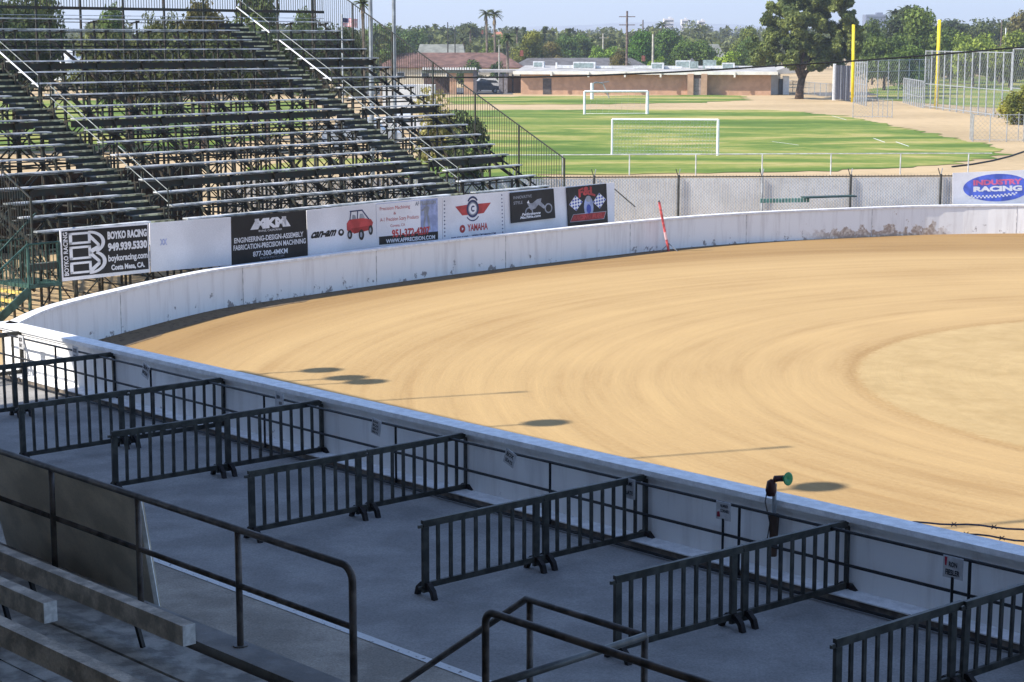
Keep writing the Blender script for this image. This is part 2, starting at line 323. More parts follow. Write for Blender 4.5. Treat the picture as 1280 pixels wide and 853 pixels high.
sheet('rear_lawn', [Vector((x, y, 0)) for x, y in [(-75, 128), (-22, 126), (-17, 150), (-24, 235), (-110, 235)]], .03, M_grass, 'lawn behind the bleachers seen through the scaffolding', .6, 3.)
sheet('rear_grass_strip', [Vector((x, y, 0)) for x, y in [(-15.5, 104), (-5, 108), (-5, 118), (-14, 117)]], .031, M_grass, 'small green strip behind the right bleacher section', .5, 1.5)
sheet('side_lawn', [Vector((x, y, 0)) for x, y in [(-5.5, 82), (1.5, 80), (1.5, 117), (-6, 117)]], .032, M_grass, 'small patch of grass beside the end of the bleachers', .3, 1.)
sheet('park_grass', [G(*p) for p in [(1085, 112), (1180, 98), (1275, 92), (1430, 90), (1440, 134), (1280, 138), (1180, 131), (1100, 125)]], .03, M_grass, 'grass of the park beyond the tall ball fence', .5, 3.)
for (a, b) in [((965, 177), (998, 181.5)), ((1092, 173), (1106, 178)), ((1120, 177.5), (1136, 183)), ((1040, 145), (1058, 150))]:
    p, r_ = G(*a, .036), G(*b, .036); d = (r_-p).normalized(); s_ = Vector((-d.y, d.x, 0))*.045
    o = MB().poly([p-s_, r_-s_, r_+s_, p+s_]).build('pitch_line', M_white, kind='structure')
# asphalt areas behind school
M_asph = mat('grey_asphalt', (.11, .11, .11), .95, 0, .1, .3)
sheet('car_park', [Vector((x, y, 0)) for x, y in [(-40, 262), (0, 262), (0, 300), (-40, 300)]], .02, M_asph, 'small asphalt car park between the school buildings', .1, 9)
sheet('road', [Vector((x, y, 0)) for x, y in [(42, 255), (140, 300), (150, 312), (44, 272)]], .02, M_asph, 'asphalt road behind the big tree', .1, 9)
# ------------------------------------------------------------------ track walls
def wall_mat(name, stain):
    m = bpy.data.materials.new(name); m.use_nodes = True; n = m.node_tree; L = n.links.new; b = n.nodes['Principled BSDF']
    g = nd(n, 'ShaderNodeNewGeometry'); sp = nd(n, 'ShaderNodeSeparateXYZ'); L(g.outputs['Position'], sp.inputs[0])
    mp = nd(n, 'ShaderNodeMapping'); mp.inputs['Scale'].default_value = (2.2, 2.2, .25); L(g.outputs['Position'], mp.inputs[0])
    a = nd(n, 'ShaderNodeTexNoise', i_Scale=1.6, i_Detail=6., i_Roughness=.6); L(mp.outputs[0], a.inputs['Vector'])
    c = nd(n, 'ShaderNodeTexNoise', i_Scale=2.6, i_Detail=8., i_Roughness=.65); L(g.outputs['Position'], c.inputs['Vector'])
    r = nd(n, 'ShaderNodeValToRGB'); e = r.color_ramp.elements; e[0].position = .33; e[0].color = (.72, .70, .67, 1); e[1].position = .50; e[1].color = (.85, .84, .81, 1); L(a.outputs[0], r.inputs[0])
    # scuffs low on the wall: more likely towards the foot
    hz = nd(n, 'ShaderNodeMapRange', i_1=0., i_2=.75, i_3=.075 if stain else .0, i_4=-.12); L(sp.outputs[2], hz.inputs[0])
    s = _m(n, 'ADD', c.outputs[0], hz.outputs[0], None, None, None)
    r2 = nd(n, 'ShaderNodeValToRGB'); e = r2.color_ramp.elements; e[0].position = .625; e[0].color = (0, 0, 0, 1); e[1].position = .665; e[1].color = (1, 1, 1, 1); L(s, r2.inputs[0])
    mx = nd(n, 'ShaderNodeMixRGB'); mx.inputs[2].default_value = (.30, .27, .25, 1); L(r2.outputs[0], mx.inputs[0]); L(r.outputs[0], mx.inputs[1]); col = mx.outputs[0]
    if stain:   # bare, flaking patches of tan concrete near the sunlit bend
        ax = nd(n, 'ShaderNodeMapRange', i_1=10.8, i_2=12.2, i_3=0., i_4=1.); L(sp.outputs[0], ax.inputs[0]); bx = nd(n, 'ShaderNodeMapRange', i_1=17.2, i_2=16.2, i_3=0., i_4=1.); L(sp.outputs[0], bx.inputs[0])
        zz = nd(n, 'ShaderNodeMapRange', i_1=.1, i_2=.75, i_3=.16, i_4=-.16); L(sp.outputs[2], zz.inputs[0])
        mk = _m(n, 'MULTIPLY', ax.outputs[0], bx.outputs[0], None, None, None); s2 = _m(n, 'ADD', c.outputs[0], zz.outputs[0], None, None, None)
        gt = nd(n, 'ShaderNodeMapRange', i_1=.52, i_2=.55, i_3=0., i_4=1.); L(s2, gt.inputs[0]); mk = _m(n, 'MULTIPLY', mk, gt.outputs[0], None, None, None)
        r3 = nd(n, 'ShaderNodeValToRGB'); e = r3.color_ramp.elements; e[0].position = .45; e[0].color = (.40, .31, .24, 1); e[1].position = .62; e[1].color = (.66, .58, .48, 1)
        d = nd(n, 'ShaderNodeTexNoise', i_Scale=9., i_Detail=6.); L(g.outputs['Position'], d.inputs['Vector']); L(d.outputs[0], r3.inputs[0])
        m4 = nd(n, 'ShaderNodeMixRGB'); L(mk, m4.inputs[0]); L(col, m4.inputs[1]); L(r3.outputs[0], m4.inputs[2]); col = m4.outputs[0]
    L(col, b.inputs['Base Color']); b.inputs['Roughness'].default_value = .75
    bp = nd(n, 'ShaderNodeBump', i_Strength=.35, i_Distance=.02); L(c.outputs[0], bp.inputs['Height']); L(bp.outputs[0], b.inputs['Normal']); return m
M_fw = wall_mat('white_washed_far_wall', True); M_nw = wall_mat('white_washed_near_wall', False)
M_cap = mat('wall_cap_white', (.82, .82, .81), .6, 0, .06, 6)
WH = 1.15
def wall_loop(path_in, path_out, z0, z1):
    q = MB(); rows = [[Vector((a.x, a.y, z0)), Vector((a.x, a.y, z1)), Vector((b.x, b.y, z1)), Vector((b.x, b.y, z0))] for a, b in zip(path_in, path_out)]
    q.strip(rows); n = len(rows); q.f.append((0, 1, 2, 3)); q.f.append(tuple((n-1)*4+k for k in (3, 2, 1, 0))); return q
fw = thing('track_wall', 'long curved white concrete wall below the banners at the far side of the track', 'wall', (0, 60.4, 0), 'concrete track walls')
pin = [Vector(p) for p in FWs]; wall_loop(pin, offset(FWs, .22), -.1, WH-.07).build('wall_body', M_fw, fw)
wall_loop(offset(FWs, -.03), offset(FWs, .26), WH-.07, WH).build('cap', M_cap, fw)
acc = 0.
for a_, b_ in zip(pin[:-1], pin[1:]):
    acc += (b_-a_).length
    if acc > 5.4: acc = 0; d_ = (b_-a_).normalized(); n_ = Vector((d_.y, -d_.x, 0)); MB().box((b_.x+n_.x*.002, b_.y+n_.y*.002, .54), (.022, .012, 1.07), Vector((d_.x, d_.y, 0)), n_).build('joint', mat('joint_filler', (.58, .56, .54), .9, 0, .2, 6), fw)
nw = thing('track_wall', 'straight shaded white wall with a thick cap running beside the crowd barriers', 'wall', TW(-20, 19.85), 'concrete track walls')
def slabw(t0, t1, w0, w1, z0, z1):
    q = MB(); q.hexa([TW(t0, w0, z0), TW(t1, w0, z0), TW(t1, w1, z0), TW(t0, w1, z0), TW(t0, w0, z1), TW(t1, w0, z1), TW(t1, w1, z1), TW(t0, w1, z1)]); return q
slabw(-37.6, 30, 19.70, 19.95, -.1, 1.01).build('wall_body', M_nw, nw)
slabw(-37.85, 30, 19.62, 20.02, 1.07, 1.15).build('cap', M_cap, nw)
slabw(-37.7, 30, 19.665, 19.975, 1.01, 1.07).build('cap_moulding', M_nw, nw)
slabw(-37.6, 30, 19.36, 19.699, -.1, .115).build('footing', mat('curb_brown', (.20, .17, .14), .9, 0, .2, 4), nw)
slabw(-37.6, 30, 19.345, 19.698, .117, .135).build('footing_top', M_cap, nw)
# pipe rail along the near wall
nr = thing('pipe_railing', 'thin black two-bar pipe railing fixed in front of the shaded near wall', 'railing', TW(-20, 19.3))
for z in (1.03, .58): MB().tube([TW(-37.4, 19.33, z), TW(20, 19.33, z)], .022).build('rail', M_black, nr)
MB().tube([TW(-37.4, 19.24, .06), TW(20, 19.24, .06)], .022).build('low_rail', M_black, nr)
for t in [-34.6, -30.9, -27.1, -23.35, -19.65, -15.9, -12.2, -8.5]: MB().tube([TW(t, 19.33, .01), TW(t, 19.33, 1.04)], .022).build('post', M_black, nr)
# name boards on the railing
M_card = mat('grey_white_card', (.50, .50, .50), .7, 0, .08, 6); M_ink = mat('print_ink', (.03, .03, .035), .8); M_inkr = mat('red_ink', (.35, .03, .05), .8)
def name_board(px, py, w, h, label, lines, tilt=0., post=False, pic=None):
    c = RPL(px, py, TW(0, 19.29), UW); o = thing('name_board', label, 'sign', c, 'small name boards hung along the near wall railing')
    ct, st = math.cos(tilt), math.sin(tilt); X = UT*ct+Vector((0, 0, 1))*st; Y = Vector((0, 0, 1))*ct-UT*st
    P = Panel(c-X*w/2-Y*h/2, c+X*w/2-Y*h/2, c-X*w/2+Y*h/2, c+X*w/2+Y*h/2); P.slab('board', M_card, o, .01)
    for txt, box in lines: P.text(txt, box, M_ink, o, .03)
    if pic: P.shape('print', pic, M_inkr, o)
    if post: MB().tube([Vector((c.x, c.y, .01)), Vector((c.x, c.y, c.z-h/2+.02))], .02).build('post', M_black, o)
    return o
LG = [('lllll', (.1, .66, .6, .86)), ('llllllllll', (.1, .12, .9, .32))]
name_board(1191, 710, .29, .28, 'white name board reading RON FIESLER on a black post at the right', [('RON', (.30, .52, .72, .76)), ('FIESLER', (.14, .14, .86, .40))], .0, True, [(.1, .55), (.18, .55), (.22, .95), (.08, .95)])
name_board(904, 639, .26, .26, 'small board with a red mark on a black post left of the green horn lamp', [('NUMBER', (.30, .70, .85, .86)), ('CORNER', (.30, .42, .9, .6))], 0, True, [(.06, .12), (.3, .15), (.25, .45), (.08, .4)])
name_board(786, 611, .24, .30, 'narrow card seen behind pickets of the third nearest barrier row', [('NAME', (.2, .65, .8, .85)), ('PLATE', (.15, .2, .85, .4))], 0)
name_board(637, 573, .24, .24, 'tilted dark lettered card beside the wall, middle of the railing', [('BOX', (.15, .55, .85, .85)), ('SEATS', (.15, .15, .85, .4))], -.35)
name_board(470, 534, .24, .27, 'tilted card with four lines of print behind the fourth barrier row', [('ROW', (.15, .72, .7, .9)), ('BOX', (.15, .5, .8, .66)), ('SEAT', (.15, .28, .8, .42)), ('SEATS', (.15, .08, .8, .2))], -.18)
name_board(349, 500, .24, .27, 'pale card with dark print near the third barrier row from the left', [('ROW', (.2, .55, .6, .8)), ('BOX', (.5, .2, .85, .4))], -.05)
name_board(182, 464, .24, .28, 'tilted dark printed card on the wall where the shade begins', [('SEAT', (.1, .6, .9, .88)), ('BOX', (.1, .2, .9, .45))], -.35)
name_board(94, 442, .22, .30, 'grey card hanging in the sunlit stretch of the near wall', [('BOX', (.2, .55, .8, .85)), ('ROW', (.2, .15, .7, .4))], -.05)
name_board(26, 428, .22, .30, 'leftmost grey card beside the corner of the two walls', [('BOX', (.2, .55, .8, .85)), ('SEAT', (.2, .15, .7, .4))], 0)
# horn lamp on its pipe
c = RPL(967, 668, TW(0, 19.6), UW); hl = thing('signal_horn', 'green-mouthed horn lamp on a grey pipe clamped to the near wall', 'horn', (c.x, c.y, .7))
top = RPL(967, 600, TW(0, 19.6), UW); pz = top.z
MB().tube([(c.x, c.y, .55), (c.x, c.y, pz-.05)], .03, 8).build('pole', M_rail, hl)
MB().tube([(c.x, c.y, .35), (c.x, c.y, .95)], [.05, .075], 7).build('clamp', mat('rusty_clamp', (.10, .06, .04), .8), hl)
MB().lathe((c.x-.05, c.y, pz-.22), [(0, 0), (.06, .0), (.08, .08), (.06, .2), (0, .24)], 10).build('driver_unit', mat('dark_red_cast', (.06, .018, .012), .5), hl, smooth=True)
MB().tube([(c.x, c.y, pz-.02), (c.x, c.y, pz+.02), (c.x+.14, c.y+.02, pz+.02)], .045, 8).build('neck', mat('dark_red_cast', (.06, .018, .012), .5), hl)
MB().lathe((c.x+.12, c.y+.02, pz+.02), [(.035, 0), (.05, .04), (.09, .08), (.095, .09), (.08, .095), (0, .07)], 16, Vector((.62, -.76, .1)).normalized()).build('horn_mouth', mat('green_glass', (.02, .25, .10), .3), hl, smooth=True)
MB().tube([(c.x-.1, c.y-.02, pz-.1), (c.x-.13, c.y-.02, pz-.3), (c.x-.06, c.y-.03, pz-.6), (c.x-.1, c.y-.03, pz-.9)], .008, 5).build('cord', M_cable, hl)
# loose barbed wire over the wall, bottom right
def wire(px1, py1, px2, py2, lab, sag):
    a = RPL(px1, py1, TW(0, 20.03), UW); b = RPL(px2, py2, TW(0, 20.15), UW); q = MB(); P = []
    for k in range(13):
        u = k/12; P.append(a*(1-u)+b*u+Vector((0, 0, sag*math.sin(u*math.pi)+.01*math.sin(u*17))))
    o = thing('barbed_wire', lab, 'wire', a, 'barbed wire strands over the near wall'); q.tube(P, .013, 5).build('strand', M_wire, o)
    for u in (4, 7, 10):
        q = MB()
        for s_ in (1, -1): q.tube([P[u]+Vector((-.035*s_, 0, -.025)), P[u]+Vector((.03*s_, 0, .03))], .006, 4)
        q.build('barb', M_wire, o)
wire(1128, 653, 1330, 668, 'upper bluish strand of barbed wire above the near wall cap at lower right', .03); wire(1150, 662, 1330, 684, 'lower strand of barbed wire drooping near the near wall cap at lower right', .02)
# ------------------------------------------------------------------ crowd barriers
def make_barrier():
    r = thing('crowd_barrier', 'x', 'barrier', (0, 0, 0)); Lx = 2.17; K = M_barrier
    MB().box((Lx/2, 0, 1.045), (Lx, .055, .05)).build('top_rail', K, r); MB().box((Lx/2, 0, .995), (Lx-.04, .035, .05)).build('under_rail', K, r)
    MB().box((Lx/2, 0, .165), (Lx, .045, .08)).build('bottom_rail', K, r)
    for x in (.05, Lx-.15): MB().box((x, 0, .52), (.098, .05, .90)).build('post', K, r)
    for k in range(8): x = .05+(Lx-.20)*(k+1)/9; MB().box((x, 0, .588), (.05, .03, .766)).build('picket', K, r)
    for x in (.06, Lx-.16):
        prof = [(-.22, .0), (-.16, .0), (-.12, .09), (-.05, .14), (.05, .14), (.12, .09), (.16, .0), (.22, .0), (.18, .12), (.08, .205), (-.08, .205), (-.18, .12)]
        q = MB(); n = len(prof); w = .035
        q.add([(x-w, a, b) for a, b in prof]+[(x+w, a, b) for a, b in prof], [(i, (i+1) % n, n+(i+1) % n, n+i) for i in range(n)]+[(0, 1, 2, 11), (2, 3, 10, 11), (3, 4, 9, 10), (4, 5, 8, 9), (5, 6, 7, 8)]+[(n, n+11, n+2, n+1), (n+2, n+11, n+10, n+3), (n+3, n+10, n+9, n+4), (n+4, n+9, n+8, n+5), (n+5, n+8, n+7, n+6)])
        q.build('foot', M_foottip, r)
    MB().box((-.03, 0, .99), (.07, .03, .04)).build('hook', K, r); MB().box((-.03, 0, .14), (.07, .03, .04)).build('hook', K, r)
    return r
proto = make_barrier(); used = False
ORD = ['farthest', 'second farthest', 'third farthest', 'fourth farthest', 'fourth nearest', 'third nearest', 'second nearest', 'nearest']
LOOK = ['behind the sunlit wall corner', 'against the sunlit stretch of wall', 'overlapping the pale lit wall', 'in front of the tilted card on the wall', 'above the front hand rail', 'in the middle of the walkway', 'left of the RON FIESLER board', 'cut by the right edge of the picture']
ROWS = [(-36.75, -36.7), (-33.1, -32.85), (-29.1, -28.9), (-26.05, -25.8), (-22.15, -22.0), (-18.2, -17.98), (-14.65, -14.3), (-11.4, -11.05)]
for i, (ta, tb) in enumerate(ROWS):
    for j in range(2):
        w0 = 15.50+j*2.18+random.uniform(-.02, .02); t0 = ta+(tb-ta)*j/2; t1 = ta+(tb-ta)*(j+1)/2
        o = copy_tree(proto) if used else proto; used = True
        p = TW(t0, w0, .012); d = TW(t1, w0+2.17)-TW(t0, w0); o.location = p; o.rotation_euler = (0, 0, math.atan2(d.y, d.x)+random.uniform(-.012, .012)); o.rotation_euler[0] = random.uniform(-.02, .02)
        o['label'] = f"black {'wall' if j else 'stand'}-side barrier, {ORD[i]} row, {LOOK[i]}"; o['group'] = 'black crowd barriers standing across the walkway'
# ------------------------------------------------------------------ near stand: deck, benches, rail, roof
H0, RW = 1.5, 10.03
st = thing('grandstand', 'shaded near stand with plank benches in the lower left corner', 'grandstand', TW(-14, 6))
slabw(-60, 10, 9.80, 10.16, 0, 1.5).build('ledge', M_conc, st)
slabw(-60, 10, 9.02, 9.79, 0, 1.40).build('gutter', mat('dusty_gutter', (.20, .18, .15), .95, 0, .2, 3), st)
slabw(-60, -13.25, 9.06, 9.36, 1.45, 1.50).build('deck_board', M_deck, st)
slabw(-60, -12.7, 9.42, 9.70, 1.41, 1.455).build('deck_board', M_deck, st)
q = MB()
for i in range(9):
    z = 1.5+.18*i; w = 9.02-.88*i
    for k, (a, b) in enumerate(((0, .27), (.29, .56), (.58, .86))):
        e = 0 if i == 0 else 0
        slabw(-60, (-13.02 if i < 1 else -12.6), w-b, w-a, z-.05-.0 if True else 0, z).build('deck_board', M_deck, st)
    slabw(-60, -12.6, w-.875, w-.865, z-.3, z-.06).build('riser', M_foot, st)
def bench(w, z, t0, t1, lab):
    o = thing('bench', lab, 'bench', TW(t1-1, w, z-.45), 'plank benches of the near stand')
    slabw(t0, t1, w-.14, w+.0, z-.20, z).build('seat_plank', M_bench, o)
    slabw(t1+.002, t1+.012, w-.14, w+.0, z-.20, z).build('plank_end', M_benchend, o)
    t = t1-.95
    while t > t0:
        MB().beam(TW(t, w-.06, z-.19), TW(t+.10, w-.02, z-.56), .05, .03).build('bracket', M_black, o); t -= 2.1
bench(9.34, 1.95, -40, -14.30, 'long grey plank bench just behind the hand rail, its white end above the gutter')
bench(8.46, 2.13, -40, -15.32, 'short-ending grey plank bench with a white end, second from the hand rail')
bench(7.58, 2.31, -40, -12.2, 'grey plank bench nearest the lower left corner of the picture')
# front rail
fr = thing('hand_rail', 'brown-grey pipe hand rail with a rounded end in front of the beige board', 'railing', TW(-15, RW, H0))
TE = RPL(441, 760, TW(0, RW), UW).dot(UT)
def arc(t, z, sgn): return [TW(t+sgn*.12*(1-math.cos(a)) if False else t-sgn*.14*(1-math.sin(a)), RW, z-.14+.14*math.cos(a) if False else z-.14*(1-math.cos(a))) for a in ()]
RT = 1.19
P = [TW(-60, RW, H0+RT)]+[TW(TE-.14+.14*math.sin(a), RW, H0+RT-.14+.14*math.cos(a)) for a in np.linspace(0, math.pi/2, 6)]+[TW(TE, RW, H0+.01)]
MB().tube(P, .036, 10).build('top_rail', M_pipe, fr, smooth=True)
MB().tube([TW(-60, RW, H0+.62), TW(TE, RW, H0+.62)], .030, 8).build('mid_rail', M_pipe, fr, smooth=True)
for px, py in [(66, 640), (174, 690), (299, 740)]:
    t = RPL(px, py, TW(0, RW), UW).dot(UT); MB().tube([TW(t, RW, H0), TW(t, RW, H0+RT)], .034, 8).build('post', M_pipe, fr, smooth=True)
    MB().tube([TW(t, RW, H0), TW(t, RW, H0+.015)], .075, 10).build('flange', M_pipe, fr)
for t in (-21.5, -24): MB().tube([TW(t, RW, H0), TW(t, RW, H0+RT)], .034, 8).build('post', M_pipe, fr)
f2 = thing('hand_rail', 'pipe hand rail at the bottom centre, continuing right of the stair gap', 'railing', TW(-9, RW, H0))
TB = RPL(607, 800, TW(0, RW), UW).dot(UT)
P = [TW(TB, RW, H0)]+[TW(TB+.10-.10*math.cos(a), RW, H0+RT-.10+.10*math.sin(a)) for a in np.linspace(0, math.pi/2, 6)]+[TW(5, RW, H0+RT)]
MB().tube(P, .034, 10).build('top_rail', M_pipe, f2, smooth=True); MB().tube([TW(TB, RW, H0+.55), TW(5, RW, H0+.55)], .03, 8).build('mid_rail', M_pipe, f2)
for t in (-8.6, -6, -3): MB().tube([TW(t, RW, H0), TW(t, RW, H0+RT)], .034, 8).build('post', M_pipe, f2)
# access landing with its own rail
HA = 2.0; pa = RPL(658, 749, TW(0, 12.05), UW); pb = RPL(806, 797, TW(0, 12.05), UW); pc = RPL(505, 853, TW(0, 12.05), UW)
pa.z = pb.z = HA; wA = 12.05
sr = thing('stair_rail', 'angled pipe guard rail around the stair landing at the bottom centre', 'railing', TW(-12, 12.05, 0))
dn = (pc-pa); P = [pa+dn*1.9, pa, pb, pb-UW*1.9]
MB().tube([pa+dn*1.75, pa, pb], .034, 10).build('outer_rail', M_pipe, sr, smooth=True); MB().tube([pb+Vector((0, 0, .0)), pb-UW*1.95], .036, 10).build('end_rail', mat('pale_pipe', (.12, .125, .12), .45, .2, .15, 5), sr, smooth=True)
for p in (pa-UT*-.05, pb): MB().tube([(p.x, p.y, .01), (p.x, p.y, HA)], .034, 8).build('post', M_pipe, sr, smooth=True)
ld = thing('stair', 'small concrete stair landing below the gap in the hand rail', 'stairs', TW(-12, 11, 0)); tA = pa.dot(UT); tB_ = pb.dot(UT)
slabw(tA, tB_, 10.17, 12.0, 0, .86).build('landing', M_conc, ld)
for k in range(4): slabw(tA-.3*(k+1), tA-.3*k-.002, 10.17, 12.0, 0, .86-.19*(k+1)).build('step', M_conc, ld)
# beige board leaning behind the rail
bd = thing('leaning_board', 'tall beige plywood board with a pale edge leaning outside the hand rail', 'board', TW(-17, 10.4, 0))
tr = RPL(177, 626, TW(0, 10.22), UW); br_ = RPL(201, 766, TW(0, 10.75), UW); u = (br_-tr); br2 = tr+u*2.3; 
tl = tr-UT*3.6; tl.z = tr.z; bl = br2-UT*3.35; P = Panel(bl, br2, tl, tr); P.slab('panel', M_board, bd, .02)
MB().beam(tr+P.n*.03, br2+P.n*.03, .05, .03).build('edge_strip', mat('pale_edge', (.85, .85, .83), .7), bd)
MB().beam(tl+Vector((0, 0, .02)), tr+Vector((0, 0, .02)), .04, .035).build('top_batten', mat('batten', (.62, .60, .55), .7), bd)
# roof of the near stand (above and behind the camera; its edge throws the shade)
HR = 11.; cot = 1/math.tan(SUN_EL)
def back(p, h): return Vector((p.x-SDX*h*cot, p.y-SDY*h*cot, h))
rf = thing('stand_roof', 'flat sheet roof over the near stand that shades the walkway', 'roof', TW(-20, 0, HR))
wr = back(TW(-34.0, 23.75), HR).dot(UW); trr = back(TW(-34.3, 23.75), HR).dot(UT)
q = MB(); w9 = wr-.30; q.hexa([TW(trr, -16, HR), TW(40, -16, HR), TW(40, w9-1.2, HR), TW(trr, w9+.05, HR), TW(trr, -16, HR+.3), TW(40, -16, HR+.3), TW(40, w9-1.2, HR+.3), TW(trr, w9+.05, HR+.3)]); q.build('roof_deck', M_roof, rf)
for t in np.arange(trr+2, 40, 5.): MB().beam(TW(t, -16, HR-.2), TW(t, wr-1.6, HR-.2), .15, .35).build('rafter', M_frame, rf)
slabw(-60, 40, -16.4, -16.05, 0, 11).build('back_wall', M_conc, rf)  # unseen wall added behind the stand to keep its shade dark
for t in np.arange(trr+2, 40, 10.): MB().tube([TW(t, -8, 0), TW(t, -8, HR-.3)], .12, 8).build('column', M_frame, rf)
# flood lamps along the roof edge (their shadows lie on the dirt)
def roof_lamp(sx, sy, hh, label, disc=True):
    p = back(Vector((sx, sy, 0)), hh); b = Vector((p.x, p.y, HR+.3)); o = thing('roof_lamp', label, 'lamp', b, 'lamps on short masts along the near roof edge')
    b2 = Vector((p.x, p.y, HR-.1)); e = b2.dot(UW); arm = TW(b2.dot(UT), wr-.1, HR+.15)
    MB().beam(arm-UW*.4, TW(b2.dot(UT), e, HR+.15), .06, .06).build('arm', M_frame, o)
    MB().tube([TW(b2.dot(UT), e, HR+.12), p], .035, 6).build('mast', M_frame, o)
    ax = to_sun.copy()
    if disc: MB().lathe(p-ax*.1, [(0, .22), (.12, .2), (.30, .05), (.33, 0), (.30, .0), (.1, .12)], 18, ax).build('shade', M_green, o, smooth=True)
    else: MB().box(p-Vector((0, 0, .2)), (.09, .09, .5)).build('head', M_frame, o)
for (px, py, hh, lab, dd) in [(403, 464, 12.2, 'roof lamp throwing the upper oval shadow of three', True), (434, 473.5, 12.2, 'roof lamp throwing the middle oval shadow of three', True), (459, 478.5, 12.2, 'roof lamp throwing the lower oval shadow of three', True),
        (684, 530, 12.2, 'roof lamp throwing the single oval shadow at mid wall', True), (1025, 610, 12.2, 'roof lamp throwing the oval shadow beside the green horn lamp', True),
        (655, 491, 14.6, 'slim roof mast throwing the long shadow at mid track', False), (985, 560, 14.6, 'slim roof mast throwing the long shadow right of the middle', False), (1290, 652, 14.2, 'slim roof mast throwing the shadow at the right edge', False)]:
    p = G(px, py); roof_lamp(p.x, p.y, hh, lab, dd)
# ------------------------------------------------------------------ far bleachers
SC = .64/.61; BX, BY = 1.18*SC, 60.92*SC; Z0 = EYE-(EYE-2.71)*SC; RISE = .318*SC; RUN = .64; AL = math.radians(48.97)
SU = Vector((math.cos(AL), math.sin(AL), 0)); SN = Vector((-math.sin(AL), math.cos(AL), 0)); B0 = Vector((BX, BY, 0)); UP = Vector((0, 0, 1))
def BP(s, r, z): return B0+SU*s+SN*r+UP*z
sRL, sMR, sML, sLR, sLL = [x*SC for x in (-3.678, -4.834, -15.222, -16.446, -19.982)]
NR = 18
bl_ = thing('bleachers', 'tall open scaffold bleachers with aluminium plank rows across the upper left', 'bleachers', BP(-10, 3, 0))
def sbox(s0, s1, r0, r1, z0, z1, q=None):
    q = q or MB(); q.hexa([BP(s0, r0, z0), BP(s1, r0, z0), BP(s1, r1, z0), BP(s0, r1, z0), BP(s0, r0, z1), BP(s1, r0, z1), BP(s1, r1, z1), BP(s0, r1, z1)]); return q
for k in range(NR):
    z = Z0+RISE*k; r = RUN*k
    for (a, b) in ((sRL, 0.), (sML, sMR), (sLL, sLR)):
        j = random.uniform(-.02, .02); dz = random.uniform(-.008, .008)
        sbox(a+j, b+j, r-.12, r+.12, z-.04+dz, z+dz).build('seat_plank', M_alu, bl_)
        sbox(a+j, b+j, r+.20, r+.38, z-.125, z-.10).build('footboard', M_alu if False else M_foot, bl_)
        if k in (3, 8, 13): sbox(a+.02, b-.02, r+.10, r+.125, z-.29, z-.10).build('riser_board', M_frame, bl_)
    for (a, b) in ((sMR+.04, sRL-.04), (sLR+.04, sML-.04)):
        for h2 in (0, 1):
            zz = z-.40+RISE*.5*h2; rr = r-.18+RUN*.5*h2
            sbox(a, b, rr-.02, rr+RUN*.5+.02, zz-.03, zz).build('tread', M_foot, bl_)
            sbox(a+(0 if not h2 else .25), b, rr-.045, rr-.021, zz-.045, zz+.006).build('step_edge', M_nose, bl_)
            sbox(a, b, rr+RUN*.5-.03, rr+RUN*.5-.022, zz+.001, zz+RISE*.5-.031).build('riser_board', M_frame, bl_)
ss = [0.-.12]
while ss[-1] > sLL+.2: ss.append(ss[-1]-1.78)
ss[-1] = sLL+.15
for i, s in enumerate(ss):
    q = MB(); top = Z0+RISE*(NR-1)
    q.beam(BP(s, -.25, Z0-.55-.1), BP(s, RUN*(NR-1)+.3, top-.55), .05, .10)
    q.beam(BP(s, 1.2, Z0-1.3), BP(s, RUN*(NR-1), top-1.65), .04, .05)
    for k in range(NR):
        z = Z0+RISE*k; r = RUN*k; q.box(BP(s, r+.05, z-.30), (.05, .05, .5), SU, SN); q.beam(BP(s, r-.1, z-.07), BP(s, r+.36, z-.14), .04, .05)
        if k % 2 == 0 or k == NR-1: q.box(BP(s, r+.02, (z-.5)/2), (.055, .055, z-.5), SU, SN)
    for zz in (.35, 2.0, 3.8, 5.6):
        r0 = max(0, (zz+.6-Z0)/RISE*RUN)
        if r0 < RUN*(NR-1)-1: q.beam(BP(s, r0, zz), BP(s, RUN*(NR-1), zz), .04, .05)
    q.build('support_frame', M_frame, bl_)
    if i:
        sp = ss[i-1]
        for k in range(0, NR, 2):
            z = Z0+RISE*k-.6; r = RUN*k+.06; q = MB(); q.beam(BP(s, r, max(.2, z-1.5)), BP(sp, r, z), .028, .028); q.beam(BP(sp, r+.04, max(.2, z-1.5)), BP(s, r+.04, z), .028, .028)
            q.beam(BP(s, r, z+.02), BP(sp, r, z+.02), .04, .05)
            if z > 3.4: q.beam(BP(s, r, z-3.2), BP(sp, r, z-1.7), .028, .028); q.beam(BP(sp, r+.04, z-3.2), BP(s, r+.04, z-1.7), .028, .028); q.beam(BP(s, r, z-1.6), BP(sp, r, z-1.6), .03, .04)
            q.build('cross_brace', M_frame, bl_)
# handrails down both aisles
def aisle_rail(s, ka, kb, m, two=True, rad=.015):
    a = BP(s, RUN*ka, Z0+RISE*ka); b = BP(s, RUN*kb, Z0+RISE*kb)
    q = MB(); q.tube([a+UP*.50, b+UP*.50], rad, 6); q.build('hand_rail', m, bl_)
    if two: MB().tube([a+UP*.16, b+UP*.16], rad*(1.7 if kb > 9 else 1), 6).build('hand_rail', M_white if kb > 9 else m, bl_)  # low rail whitened on the upper runs, painting in strong sunlight
    for p in (a, b): MB().tube([p-UP*.55, p+UP*.52], .02, 6).build('rail_post', M_frame, bl_)
for s0 in (sRL-.16, sML-.16):
    for ka, kb, m in ((18, 15.2, M_rail), (14.4, 10.2, M_rail), (9.3, 5.4, M_rail), (4.3, .8, M_rail)): aisle_rail(s0, ka, kb, M_rail2)
